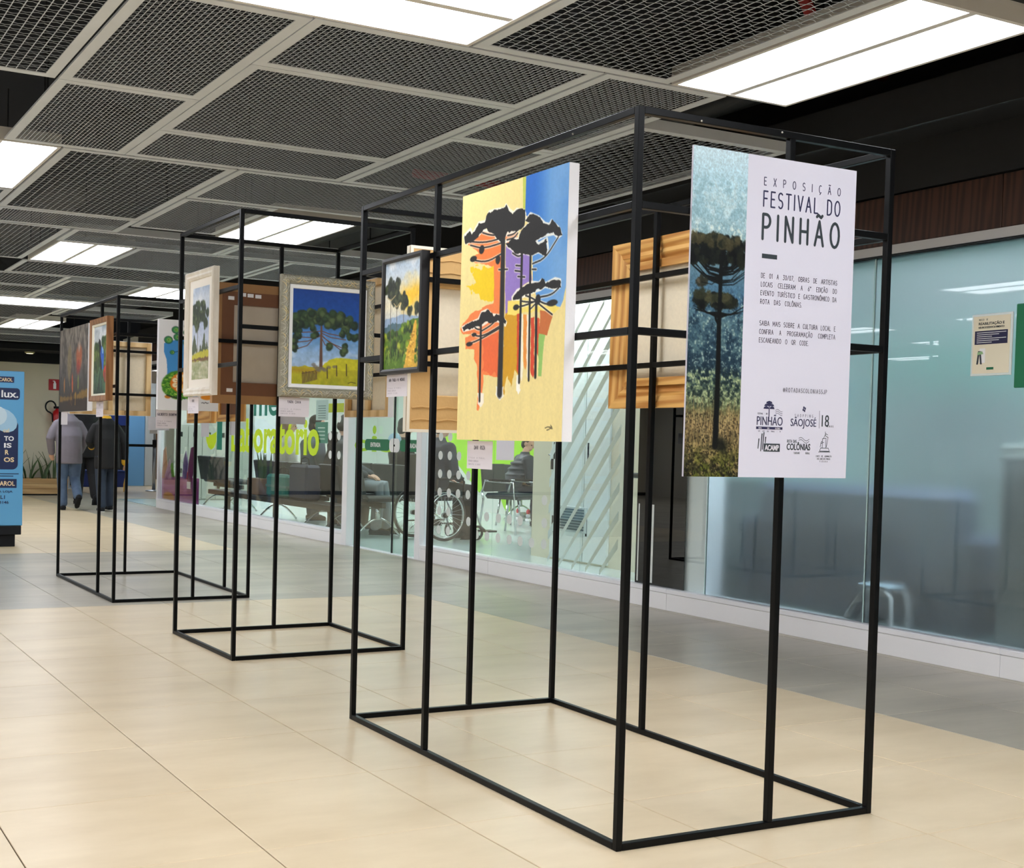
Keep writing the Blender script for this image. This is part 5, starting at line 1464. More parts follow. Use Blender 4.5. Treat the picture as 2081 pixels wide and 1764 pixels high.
# stickers on the glass
def disc(name, y, z, r, parent, material, x=WX - .0015, seg=18):
    return MB().add([(x, y + r * math.cos(2 * PI * k / seg), z + r * math.sin(2 * PI * k / seg)) for k in range(seg)], [tuple(range(seg))]).build(name, material, parent)
for k, z in enumerate((1.143, .975, .81, .645, .477, .305)):
    for j, y in enumerate((9.985, 9.826, 9.66, 9.498)):
        if (j == 3 and k in (0, 4, 5)) or (k == 5 and j > 2): continue
        disc('dot_sticker', y, z, .040, win2, M_DOTV)
for (y, z) in ((9.308, .414), (9.012, .476), (8.825, .476), (8.659, .476), (8.498, .478), (9.17, .312), (9.0, .312), (8.824, .312), (8.651, .312), (8.489, .312), (8.326, .313), (8.154, .482), (8.153, .316), (8.16, .66), (9.33, .645), (9.33, .81)):
    disc('dot_sticker', y, z, .040, win2, M_DOTV)
for (y, z) in ((12.23, 1.13), (12.01, 1.13), (11.83, 1.13), (12.22, .93), (12.0, .93), (11.82, .93), (12.01, 1.318), (11.83, 1.318)):
    disc('dot_sticker', y, z, .045, win1, M_DOTV)
# pale diagonal stripes
M_STRIPE = glass('translucent_stripe_film', (240, 246, 246), f0=.03, frost=.55, film=(240, 248, 250))
for k in range(16):
    z0 = -1.05 + k * .205
    y0, y1, sl, hh = 8.10, 7.22, 1.0, .036
    pa, pb = z0, z0 + sl * (y0 - y1) * 1.18
    def cl(y, z): return (WX - .0016, y, z)
    za, zb = max(pa, .15), min(pb, 2.16)
    if zb - za < .1: continue
    ya = y0 - (za - pa) / (pb - pa) * (y0 - y1); yb = y0 - (zb - pa) / (pb - pa) * (y0 - y1)
    MB().add([cl(ya, za - hh if za > .18 else za), cl(yb, zb - hh), cl(yb, zb + hh if zb < 2.12 else zb), cl(ya, za + hh)], [(0, 1, 2, 3)]).build('stripe_sticker', M_STRIPE, win2)
MB().box(WX - .0018, WX - .0006, 6.985, 6.998, .16, .70).build('stripe_sticker', M_DOTV, win3)
MB().box(WX - .0018, WX - .0006, 6.83, 6.86, .16, .70).build('stripe_sticker', M_DOTV, win3)
# lettering on the glass runs from the far end towards the near end
def on_glass(name, s, material, parent, y_far, y_near, z, height, x=WX - .0015, thick=.02, split=False):
    o = fit_text(name, s, material, None, 0, 0, width=y_far - y_near, height=height, thick=thick, split=split)
    for q in (o if split else [o]):
        q.rotation_euler = (0, 0, -PI / 2); q.location = (x, y_far, z); q.parent = parent
    return o
on_glass('lettering', 'Laboratório', M_LIMEV, win1, 15.30, 12.52, .905, .425, thick=.03, split=True)
on_glass('lettering', 'me', M_TEALV, win1, 14.52, 13.74, 1.355, .24, thick=.02, split=True)
MB().prism([(15.66, .92), (15.86, .92), (15.86, 2.0), (15.66, 2.0)], WX - .0016, WX - .0008, 'yz').build('teal_strip', M_TEALV, win1)
MB().prism([(16.33, 1.14), (16.22, 1.135), (16.10, 1.11), (15.98, 1.135), (15.88, 1.16), (15.88, 1.03), (15.96, .95), (16.08, .915), (16.20, .95), (16.28, 1.03)], WX - .0026, WX - .0018, 'yz').build('lime_sticker', M_LIMEV, win1)
on_glass('lettering', 'oio', mat('lime_vinyl_door', (170, 222, 50), rough=.5), door1, 11.62, 10.72, .98, .16, thick=.03, split=True)
disc('lime_dot', 11.17, 1.20, .042, door1, MATS['lime_vinyl_door'])
def pill(y0, y1, z0, z1, name, material, parent, x):
    r = (z1 - z0) * .4; pts = []
    for (cy, cz, a0) in ((y1 - r, z1 - r, 0), (y0 + r, z1 - r, 90), (y0 + r, z0 + r, 180), (y1 - r, z0 + r, 270)):
        for i in range(5):
            a = math.radians(a0 + 22.5 * i); pts.append((cy + r * math.cos(a), cz + r * math.sin(a)))
    return MB().prism(pts, x, x + .0008, 'yz').build(name, material, parent)
pill(10.83, 11.38, .995, 1.108, 'entrance_band', M_GREENV, door1, WX - .002)
pill(10.62, 10.84, .985, 1.118, 'entrance_arrow', mat('white_vinyl', (238, 240, 240), rough=.5), door1, WX - .003)
pill(10.21, 10.62, .995, 1.108, 'entrance_band', M_GREENV, door1, WX - .002)
on_glass('lettering', 'ENTRADA', MATS['white_vinyl'], door1, 11.25, 11.03, 1.03, .044, x=WX - .0028, thick=.03)
on_glass('lettering', 'ENTRADA', MATS['white_vinyl'], door1, 10.50, 10.28, 1.03, .044, x=WX - .0028, thick=.03)
disc('arrow_mark', 10.73, 1.05, .012, door1, M_VOID, x=WX - .0034)
# notices
t = tag(MB().box(WX + .012, WX + .016, 12.33, 12.65, 1.30, 1.52).build('notice_sheet', mat('pale_notice', (206, 232, 230), rough=.6)), 'pale notice sheet with small print on the clinic window', 'notice')
for k in range(6): MB().box(WX + .0105, WX + .0118, 12.39, 12.59, 1.32 + k * .026, 1.330 + k * .026).build('print_line', mat('notice_ink', (110, 150, 150)), t)
t = tag(MB().box(WX + .012, WX + .016, 12.33, 12.66, 1.05, 1.28).build('notice_sheet', mat('green_notice', (60, 150, 130), rough=.6)), 'green notice sheet below the pale one on the clinic window', 'notice')
for k in range(4): MB().box(WX + .0105, WX + .0118, 12.40, 12.59, 1.09 + k * .04, 1.104 + k * .04).build('print_line', mat('notice_pale', (200, 230, 220)), t)
t = tag(MB().bbox(WX + .012, WX + .020, 11.94, 12.32, 1.382, 1.478, .003).build('door_sign', mat('yellow_green_sign', (214, 226, 20), rough=.5)), 'bright yellow-green sign behind the window by the entrance post', 'sign')
t = thing('notice_holder', 'cream notice in a clear holder on the frosted glass', 'notice', (WX - .001, 4.362, 1.495), -PI / 2)
MB().bbox(0, .232, -.008, 0, 0, .312, .002).build('holder', mat('clear_acrylic', (226, 236, 236), rough=.15), t)
MB().box(.012, .220, -.0105, -.008, .012, .300).build('sheet', mat('cream_sheet', (238, 230, 206), rough=.6), t)
MB().box(.022, .208, -.0113, -.0105, .158, .226).build('navy_panel', M_INK2, t)
for k in range(6): MB().box(.034, .12 + .04 * (k % 3), -.0118, -.0113, .166 + k * .0098, .169 + k * .0098).build('print_line', mat('print_white', (236, 236, 240)), t)
fit_text('lettering', 'REABILITAÇÃO E', M_INK3, t, .042, .252, width=.146, height=.020, y=-.0112, thick=.02)
fit_text('lettering', 'NEURODESENVOLVIMENTO', M_INK3, t, .042, .238, width=.146, height=.010, y=-.0112, thick=.02)
stroke_text('lettering', 'NÚCLEO DE'.replace('Ú', 'U'), M_INK3, t, .044, .278, .008, .05, .13, -.0112)
MB().prism([(.036, .058), (.046, .058), (.052, .11), (.058, .058), (.068, .058), (.060, .125), (.044, .125)], -.0114, -.0106).build('drawing', mat('drawing_dark', (40, 50, 60)), t)
MB().prism([(.052, .065), (.085, .065), (.085, .138), (.052, .138)], -.0112, -.0106).build('drawing', mat('drawing_white', (246, 246, 248)), t)
MB().prism([(.040, .105), (.075, .110), (.068, .124), (.042, .120)], -.0117, -.0114).build('drawing', mat('drawing_green', (150, 190, 140)), t)
MB().box(.095, .135, -.0114, -.0106, .030, .042).build('logo_patch', M_GREENV, t)
t = tag(MB().bbox(WX - .012, WX - .001, 3.70, 4.112, 1.43, 1.842, .004).build('wall_sign', M_GREENV), 'green sign plate cut off at the edge of the photo', 'sign')

# ---------------------------------------------------------------- clinic furniture
def waiting_bench(x, y, seats, label, pitch=.60):
    t = thing('waiting_bench', label, 'bench', (x, y, 0), 0, 'clinic waiting benches')
    for k in range(seats):
        y0 = k * pitch
        MB().bbox(0.05, .50, y0 + .02, y0 + pitch - .03, .40, .46, .02).build('seat', M_DARKSEAT, t)
        MB().prism([(.0, .44), (.05, .43), (-.02, .80), (-.06, .79)], y0 + .03, y0 + pitch - .04).build('backrest', M_DARKSEAT, t)
    MB().bbox(.22, .28, .0, seats * pitch, .33, .39, .006).build('beam', mat('dark_beam', (60, 56, 52), rough=.5), t)
    for y0 in ((.15, seats * pitch - .15) if seats > 1 else (.3,)):
        MB().tube([(-.02 + .56 * (i / 12), y0, .005 + .20 * math.sin(PI * i / 12)) for i in range(13)], .013, 8).build('arched_leg', M_CHROME, t, smooth=True)
        MB().tube([(.25, y0, .19), (.25, y0, .36)], .03, 8).build('column', M_CHROME, t, smooth=True)
    return t
waiting_bench(6.22, 17.3, 2, 'grey waiting bench beside the purple gift poster')
waiting_bench(6.14, 14.1, 3, 'dark waiting bench behind the lime clinic lettering')
waiting_bench(6.16, 12.6, 2, 'dark waiting bench beside the sliding entrance')
waiting_bench(7.28, 13.4, 3, 'second-row waiting bench seen through the sliding entrance')
waiting_bench(9.72, 13.6, 3, 'black waiting bench against the lime wall')
t = thing('window_bench', 'low dark wooden ledge carrying bags along the clinic window', 'bench', (5.72, 12.55, 0))
M_DKWOOD = wood('dark_wood', (46, 38, 34), (32, 27, 25), stretch=(1, .1, 1))
MB().bbox(0, .34, 0, 4.1, .30, .365, .006).build('top', M_DKWOOD, t)
for y in (.35, 2.0, 3.75): MB().bbox(.14, .20, y - .03, y + .03, 0, .30, .006).build('leg', mat('brown_leg', (60, 50, 44), rough=.5), t)
def bag(x, y, z, w, d, h, material, label, tilt=0, bands=()):
    t = thing('bag', label, 'bag', (x, y, z))
    MB().bbox(0, d, 0, w, 0, h, .03).build('body', material, t)
    for k, zb in enumerate(bands): MB().bbox(-.004, d + .004, -.004, w + .004, zb, zb + .03, .004).build('band', mat('bag_band', (80, 120, 112), rough=.6), t)
    MB().tube([(d / 2, w * .25, h - .01), (d / 2, w * .3, h + .07), (d / 2, w * .5, h + .09), (d / 2, w * .7, h + .07), (d / 2, w * .75, h - .01)], .008, 6).build('handle', M_VOID, t, smooth=True)
    return t
bag(5.80, 14.02, .366, .66, .22, .28, mat('teal_fabric', (16, 110, 100), rough=.6), 'teal travel bag on the dark ledge behind the clinic window', bands=(.12,))
bag(5.80, 13.42, .366, .52, .20, .42, mat('navy_bag', (24, 34, 58), rough=.6), 'tall navy bag beside the teal bag behind the clinic window')
M_LEAF = mat('snake_plant_leaf', (74, 96, 50), rough=.5, noise=(14, .6), col2=(44, 64, 36))
M_LEAFY = mat('leaf_edge_yellow', (178, 178, 90), rough=.5)
def snake_leaf(parent, x, y, z, h, lean, az, wd=.022):
    mb = MB(); vs = []; n = 7
    dx, dy = math.cos(az) * lean, math.sin(az) * lean
    tx, ty = -math.sin(az + .9), math.cos(az + .9)
    for i in range(n):
        u = i / (n - 1)
        w_ = wd * (math.sin(PI * min(u * .85 + .18, 1)) if u < 1 else .02)
        cx, cy, cz = x + dx * u * u, y + dy * u * u, z + h * u
        vs += [(cx - tx * w_, cy - ty * w_, cz), (cx + .006 * math.cos(az), cy + .006 * math.sin(az), cz), (cx + tx * w_, cy + ty * w_, cz), (cx - .004 * math.cos(az), cy - .004 * math.sin(az), cz)]
    fs = []
    for i in range(n - 1):
        for k in range(4):
            k2 = (k + 1) % 4; fs.append((i * 4 + k, i * 4 + k2, i * 4 + 4 + k2, i * 4 + 4 + k))
    return mb.add(vs, fs).build('leaf', M_LEAF, parent)
t = thing('potted_plant', 'snake plant in a brown box on the clinic ledge', 'potted plant', (5.90, 15.03, .366))
MB().bbox(-.14, .14, -.2, .2, 0, .21, .006).build('pot', mat('brown_pot', (128, 98, 74), rough=.6), t)
for k in range(9): snake_leaf(t, -.06 + .12 * random.random(), -.12 + .24 * random.random(), .2, .22 + .18 * random.random(), .10 * random.random(), random.random() * 6.28, .02)
t = thing('lockers', 'grey clinic lockers at the far end behind the glass', 'lockers', (6.44, 20.55, 0))
M_LOCK = mat('locker_grey', (182, 184, 172), rough=.5)
MB().box(0, 1.0, .02, .42, 0, 1.28).build('body', M_LOCK, t)
for i in range(4):
    for j in range(2):
        d = MB().bbox(.005 + i * .25, .245 + i * .25, 0, .02, .02 + j * .63, .63 + j * .63, .003).build('locker_door', M_LOCK, t)
        MB().box(.09 + i * .25, .15 + i * .25, -.006, 0, .46 + j * .62, .54 + j * .62).build('lock', M_VOID, d)
# purple print along the foot of the far window
t = thing('window_print', 'purple and orange print standing behind the far clinic window', 'poster', (WX + .02, 18.36, .146), -PI / 2)
a = Art(70, 44, .5, (150, 70, 130), 61)
a.grad([(0, (176, 96, 150)), (1, (150, 64, 130))]); a.mix(np.clip((a.noise(4, 3) - .45) * 5, 0, 1), (196, 130, 190), .8); a.ell(.2, .9, .16, .2, (206, 140, 60), .9); a.ell(.9, .5, .2, .4, (120, 40, 110), .8); a.poly([(.0, .0), (.45, .0), (.45, .35), (0, .4)], (184, 110, 150), .8)
sheet('print', a, t, 0, 1.72, 0, .36, -.001); MB().box(0, 1.72, 0, .006, 0, .36).build('board', mat('print_board', (150, 70, 130)), t)
for pts, c in (([(0, .30), (.05, .72), (.14, .78), (.20, .55), (.26, .34)], (196, 120, 70)), ([(.30, .34), (.34, .52), (.42, .55), (.50, .34)], (110, 160, 50)), ([(.80, .34), (.84, .62), (.92, .74), (1.0, .55), (.96, .34)], (100, 60, 140)), ([(.98, .20), (1.02, .55), (1.10, .78), (1.20, .80), (1.24, .62), (1.16, .34), (1.10, .20)], (110, 20, 86)), ([(.92, .33), (.96, .45), (1.02, .42), (1.02, .33)], (206, 30, 60)), ([(.1, .33), (.3, .60), (.4, .33)], (190, 130, 170))):
    MB().prism([(x_ * 1.24, z_) for x_, z_ in pts], -.004 - random.random() * .002, .0).build('print_shape', mat('print_%d_%d_%d' % c, c, rough=.5), t)
MB().box(1.22, 1.38, -.008, -.006, .20, .30).build('price_tag', M_WHITE, t)

# visitor chair with chrome arms
def visitor_chair(x, y, rz, label):
    t = thing('visitor_chair', label, 'chair', (x, y, 0), rz)
    MB().bbox(-.25, .25, -.25, .25, .42, .49, .03).build('seat', M_DARKSEAT, t)
    MB().prism([(-.30, .52), (-.26, .50), (-.30, .84), (-.34, .84)], -.22, .22).build('backrest', M_DARKSEAT, t)
    for y_ in (-.27, .27):
        MB().tube([(.26, y_, 0), (.22, y_, .42), (.20, y_, .62), (-.22, y_, .64), (-.26, y_, .50)], .013, 8).build('arm_frame', M_CHROME, t, smooth=True)
        MB().tube([(-.26, y_, .50), (-.24, y_, .40), (-.30, y_, 0)], .013, 8).build('leg', M_CHROME, t, smooth=True)
        MB().bbox(-.16, .16, y_ - .025, y_ + .025, .64, .665, .008).build('armrest', M_VOID, t)
    return t
visitor_chair(8.35, 12.95, -1.2, 'black visitor chair with chrome arms before the puffer jacket man')
t = thing('shoes', 'white trainers with red tips under the far bench', 'shoes', (9.78, 14.75, 0))
for y in (0, .26):
    MB().bbox(0, .27, y, y + .09, 0, .05, .015).build('sole', M_WHITE, t); MB().bbox(.0, .18, y + .005, y + .085, .05, .12, .025).build('upper', mat('trainer_grey', (204, 204, 208)), t); MB().ellipsoid((.03, y + .045, .14), (.03, .03, .04), 8, 6).build('tab', mat('trainer_red', (200, 60, 70)), t)

# wheelchair
t = thing('wheelchair', 'dark brown wheelchair with spoked wheels inside the clinic', 'wheelchair', (6.80, 12.25, 0), math.radians(8))
M_RUB = mat('tyre', (44, 36, 36), rough=.7); M_BRN = mat('brown_vinyl', (46, 34, 30), rough=.5)
def ring(cx, y, cz, R, r, seg=40):
    mb = MB(); pts = [(cx + R * math.cos(2 * PI * i / seg), y, cz + R * math.sin(2 * PI * i / seg)) for i in range(seg + 1)]
    return mb.tube(pts, r, 6, caps=False)
for s_ in (-1, 1):
    y = s_ * .29
    wh = ring(0, y, .29, .272, .016).build('wheel', M_RUB, t, smooth=True)
    ring(0, y, .29, .252, .008).build('rim', M_CHROME, wh, smooth=True); ring(0, y + s_ * .035, .29, .235, .007).build('push_rim', M_CHROME, wh, smooth=True)
    mb = MB()
    for k in range(24):
        a_ = 2 * PI * k / 24; mb.tube([(.02 * math.cos(a_ + .8), y, .29 + .02 * math.sin(a_ + .8)), (.25 * math.cos(a_), y, .29 + .25 * math.sin(a_))], .0022, 4)
    mb.build('spokes', M_STEEL, wh); MB().tube([(0, y - .03, .29), (0, y + .03, .29)], .028, 10).build('hub', M_VOID, wh, smooth=True)
    cs = ring(.50, y * .85, .085, .07, .015, 24).build('castor', M_RUB, t, smooth=True)
    MB().tube([(.50, y * .85, .085), (.46, y * .85, .16), (.42, y * .85, .30)], .012, 6).build('fork', M_STEEL, cs, smooth=True)
    MB().tube([(-.22, y * .9, 1.0), (-.14, y * .9, .98), (-.14, y * .9, .20), (.42, y * .9, .20), (.42, y * .9, .46), (-.14, y * .9, .46)], .012, 8).build('side_frame', M_VOID, t, smooth=True)
    MB().bbox(-.10, .26, y * .95 - .025, y * .95 + .025, .68, .71, .01).build('armrest', M_VOID, t)
    MB().tube([(-.10, y * .95, .69), (-.12, y * .95, .46)], .01, 6).build('arm_post', M_BRN, t, smooth=True); MB().tube([(.24, y * .95, .69), (.27, y * .95, .66), (.27, y * .95, .46)], .012, 6).build('arm_post', M_BRN, t, smooth=True)
    MB().tube([(.42, y * .8, .44), (.56, y * .8, .16), (.62, y * .8, .11)], .011, 6).build('footrest_bar', M_STEEL, t, smooth=True); MB().bbox(.58, .74, y * .8 - .08, y * .8 + .08, .09, .11, .006).build('footplate', M_BRN, t)
MB().bbox(-.12, .40, -.24, .24, .45, .49, .012).build('seat', M_BRN, t); MB().bbox(-.16, -.12, -.25, .25, .48, .96, .012).build('backrest', M_BRN, t)
# ---------------------------------------------------------------- far end of the corridor
M_FARW = mat('far_beige_wall', (214, 204, 184), rough=.7, noise=(.8, .2))
structure(MB().box(-7.0, 5.06, 22.60, 22.75, 0, 2.31).build('wall_far', M_FARW))
structure(MB().box(-7.0, 12, 22.45, 22.75, 2.31, 3.45).build('wall_far_bulkhead', M_VOID))
structure(MB().box(-7.0, 5.06, 22.585, 22.60, 0, .07).build('baseboard_far', mat('dark_skirting', (40, 38, 36))))
structure(MB().box(5.60, 12.0, 21.1, 34.0, -.2, -.002).build('floor_passage', M_BEIGE))
structure(MB().box(-7.0, 12.0, 33.0, 33.1, 0, 3.45).build('wall_passage_end', mat('passage_cream', (226, 214, 190), rough=.7)))
structure(MB().box(11.9, 12.0, 21.1, 33, 0, 3.45).build('wall_passage_side', MATS['passage_cream']))
ceiling_light(6.6, 7.3, 24.5, 25.7, 'added unseen light panel over the passage beyond the corridor', 'added unseen light panels')  # this unseen pair is added to light the passage
ceiling_light(8.4, 9.1, 27.5, 28.7, 'added unseen light panel over the passage beyond the corridor', 'added unseen light panels')
structure(MB().box(5.06, 6.62, 26.4, 26.5, 0, 2.31).build('dark_opening_slab', mat('opening_shade_black', (10, 11, 14), rough=.6)))  # solid black slab standing in for the opening's dark interior
M_NVY = mat('navy_panel', (18, 44, 112), rough=.5); M_SKY = mat('sky_blue_panel', (112, 172, 222), rough=.45)
t = thing('hoarding', 'blue hoarding with navy top, sky blue panel and pale post', 'hoarding', (6.55, 26.30, 0))
MB().box(0, .70, 0, .08, 1.28, 2.2).build('top_panel', M_NVY, t); MB().box(0, .70, .02, .08, .30, 1.28).build('dark_panel', mat('near_black_panel', (16, 18, 24), rough=.5), t)
MB().box(.70, 1.04, 0, .08, 0, 2.2).build('sky_panel', M_SKY, t); MB().bbox(1.05, 1.27, -.03, .1, 0, 2.2, .01).build('pale_post', mat('pale_post', (196, 206, 208), rough=.5), t)
t = thing('counter', 'low navy counter box behind the walking people', 'counter', (6.05, 25.6, 0))
MB().bbox(0, .95, 0, .5, 0, .32, .01).build('body', M_NVY, t); MB().bbox(-.02, .97, -.02, .52, .32, .345, .005).build('top', mat('navy_top', (30, 60, 130), rough=.3), t)
def stanchion(x, y, label):
    t = thing('queue_post', label, 'queue post', (x, y, 0), 0, 'belt barrier posts')
    MB().lathe([(.16, 0), (.16, .012), (.13, .025), (.03, .035)], 24).build('base', M_STEEL, t, smooth=False)
    MB().tube([(0, 0, .03), (0, 0, .86)], .035, 12).build('post', M_STEEL, t, smooth=True)
    MB().tube([(0, 0, .86), (0, 0, 1.0)], .042, 12).build('belt_head', M_VOID, t, smooth=True)
    return t
sp = stanchion(7.07, 23.8, 'steel belt barrier post at the clinic corner')
MB().bbox(-.62, -.04, -.004, .004, .86, .91, .001).build('belt', M_VOID, sp)
MB().bbox(-.02, .02, -.012, .012, 1.0, 1.30, .003).build('sign_stem', M_STEEL, sp); MB().bbox(-.10, .10, -.016, -.006, 1.12, 1.40, .003).build('sign_board', M_WHITE, sp)
stanchion(5.66, 24.9, 'steel belt barrier post half hidden behind the walkers')
t = thing('cabinet', 'brown wooden cabinet glimpsed past the belt post', 'cabinet', (8.9, 30.2, 0))
MB().bbox(0, 1.6, 0, .6, 0, 2.1, .01).build('body', wood('walnut', (120, 86, 58), (88, 60, 40)), t)
for k in range(2): d = MB().bbox(.03 + k * .79, .77 + k * .79, -.02, 0, .06, 2.04, .006).build('door', MATS['walnut'], t); MB().box(.70 + k * .10, .72 + k * .10, -.04, -.02, .95, 1.15).build('handle', M_STEEL, d)
# fire point
t = tag(MB().bbox(4.765, 4.96, 22.588, 22.598, 1.845, 2.04, .002).build('extinguisher_sign', mat('sign_red', (176, 26, 40), rough=.5)), 'red square fire extinguisher sign on the beige wall', 'sign')
MB().box(4.845, 4.895, 22.582, 22.588, 1.87, 1.97).build('symbol', M_WHITE, t); MB().box(4.855, 4.885, 22.582, 22.588, 1.97, 2.0).build('symbol_neck', M_WHITE, t); MB().box(4.835, 4.87, 22.582, 22.588, 2.0, 2.015).build('symbol_lever', M_WHITE, t)
t = thing('fire_extinguisher', 'red fire extinguisher with black hose on the beige wall', 'fire extinguisher', (4.90, 22.50, 1.02))
MB().lathe([(.075, 0), (.085, .02), (.085, .40), (.07, .45), (.03, .48), (.025, .50)], 18).build('cylinder', mat('extinguisher_red', (196, 28, 34), rough=.3), t, smooth=True)
MB().lathe([(.086, .12), (.086, .28)], 18).build('label_band', mat('extinguisher_label', (230, 224, 214)), t)
MB().bbox(-.06, .03, -.012, .012, .50, .54, .004).build('valve', M_VOID, t)
MB().tube([(-.12 + .09 * math.cos(a_), -.03, .53 + .10 * math.sin(a_)) for a_ in [i * .35 for i in range(14)]] + [(-.09, -.03, .40), (-.08, -.03, .26)], .014, 8).build('hose', M_VOID, t, smooth=True)
MB().box(-.06, .06, .06, .10, .2, .3).build('bracket', M_STEEL, t)
# long wooden planter
t = thing('planter', 'long pale wood planter box full of snake plants', 'planter', (3.1, 22.08, 0))
M_OAK = wood('pale_oak', (198, 160, 112), (174, 134, 88), scale=4, stretch=(.12, 1, 1.2))
for k in range(3):
    MB().bbox(0, 1.92, 0, .03, .025 + k * .09, .112 + k * .09, .003).build('front_plank', M_OAK, t)
MB().box(0, .03, .03, .42, .02, .295).build('side_panel', M_OAK, t); MB().box(1.89, 1.92, .03, .42, .02, .295).build('side_panel', M_OAK, t); MB().box(0, 1.92, .40, .43, .02, .295).build('back_panel', M_OAK, t)
MB().box(.02, 1.90, .02, .41, 0, .03).build('base', M_VOID, t); MB().box(.03, 1.89, .03, .40, .22, .26).build('soil', mat('soil', (50, 40, 32), rough=.95, bump=(40, .5)), t)
for k in range(54):
    x_ = .1 + 1.75 * random.random()
    snake_leaf(t, x_, .08 + .28 * random.random(), .25, (.26 + .28 * random.random()) * (1.35 if k % 11 == 0 else 1), .06 + .22 * random.random(), random.random() * 6.28, .024)
# round recessed lamps in the black soffit
for (x, y, z, l_) in ((5.149, 4.475, 2.7495, 'round recessed downlight in the black soffit above the shop'),):
    t = thing('downlight', l_, 'downlight', (x, y, z))
    MB().lathe([(.075, -.006), (.072, -.008), (.062, -.004), (.060, -.001)], 24).build('trim_ring', mat('brass_trim', (190, 184, 140), rough=.4), t, smooth=True)
    MB().lathe([(.060, -.003), (.01, -.0035)], 24).build('lens', emitter('warm_lens', (216, 214, 150), .8), t)
t = thing('downlight', 'tiny downlight under the far dark bulkhead', 'downlight', (4.35, 22.2, 2.48))
MB().box(-11.0, .7, -.6, .3, .004, .1).build('soffit', M_VOID, bpy.data.objects['wall_far_bulkhead'], loc=(4.35, 22.2, 2.48))
MB().lathe([(.09, 0), (.085, -.02), (.06, -.03)], 16).build('trim_ring', mat('brass_trim'), t); MB().lathe([(.06, -.031), (.01, -.032)], 16).build('lens', emitter('warm_lens2', (255, 240, 190), 3.0), t)

# ---------------------------------------------------------------- blue advertising totem
t = thing('advertising_totem', 'blue optician advertising totem on a black base at the left edge', 'advertising totem', (1.56, 12.20, 0))
M_TBLUE = mat('totem_blue', (96, 166, 214), rough=.45); M_TNAVY = mat('totem_navy', (24, 40, 84), rough=.45); M_CRM = mat('totem_cream', (240, 214, 170), rough=.5)
MB().bbox(0, .785, 0, .34, .20, 1.665, .006).build('body', M_TBLUE, t)
MB().bbox(-.01, .775, -.005, .345, .115, .20, .004).build('base_band', M_VOID, t); MB().bbox(.06, .725, .03, .31, 0, .115, .004).build('base', M_VOID, t)
yt = -.0012
def plate(x0, x1, z0, z1, r, material, y=yt):
    pts = []
    for (cx, cz, a0) in ((x1 - r, z1 - r, 0), (x0 + r, z1 - r, 90), (x0 + r, z0 + r, 180), (x1 - r, z0 + r, 270)):
        for i in range(6):
            a_ = math.radians(a0 + 18 * i); pts.append((cx + r * math.cos(a_), cz + r * math.sin(a_)))
    MB().prism(pts, y, y + .001).build('print_plate', material, t)
plate(.40, .69, 1.555, 1.612, .004, M_TNAVY); fit_text('lettering', 'CAROL', M_CRM, t, .55, 1.566, width=.125, height=.033, y=yt - .001, thick=.02)
plate(.30, .745, 1.395, 1.505, .03, M_TNAVY); fit_text('lettering', 'lux.', M_WHITE, t, .575, 1.415, width=.155, height=.068, y=yt - .001, thick=.02)
plate(.20, .735, .735, 1.20, .05, M_TNAVY)
fit_text('lettering', 'cal', M_CRM, t, .595, 1.085, width=.055, height=.036, y=yt - .001, thick=.02)
for s_, x_, z_, w_, c_ in (('TO', .575, 1.0, .09, M_WHITE), ('IS', .575, .935, .07, M_WHITE), ('R', .585, .87, .035, M_CRM), ('OS', .575, .80, .095, M_CRM)):
    fit_text('lettering', s_, c_, t, x_ + .03, z_ + .005, width=w_, height=.045, y=yt - .001, thick=.03)
plate(.40, .727, .56, .645, .004, M_TNAVY); fit_text('lettering', 'CAROL', M_CRM, t, .535, .580, width=.175, height=.044, y=yt - .001, thick=.02)
for s_, x_, z_, w_, h_ in (('A LOJA', .56, .51, .13, .025), ('L1', .58, .455, .04, .035), ('3146', .57, .41, .085, .026)):
    fit_text('lettering', s_, M_TNAVY, t, x_, z_, width=w_, height=h_, y=yt - .001, thick=.02)
for k in range(2): MB().box(.50, .745 - .05 * k, yt - .0005, yt, .69 - .022 * k, .698 - .022 * k).build('print_line', M_TNAVY, t)
M_LENS = mat('lens_print', (168, 206, 232), rough=.35); M_LENS2 = mat('lens_print_pale', (206, 226, 240), rough=.35)
MB().prism([(.60 + .125 * math.cos(a_ * .3927), 1.20 + .11 * math.sin(a_ * .3927) - .03 * math.cos(a_ * .3927)) for a_ in range(16)], yt - .0008, yt).build('lens_shape', M_LENS, t)
MB().prism([(.54 + .09 * math.cos(a_ * .3927), 1.24 + .09 * math.sin(a_ * .3927)) for a_ in range(16)], yt - .0014, yt - .0008).build('lens_shape', M_LENS2, t)
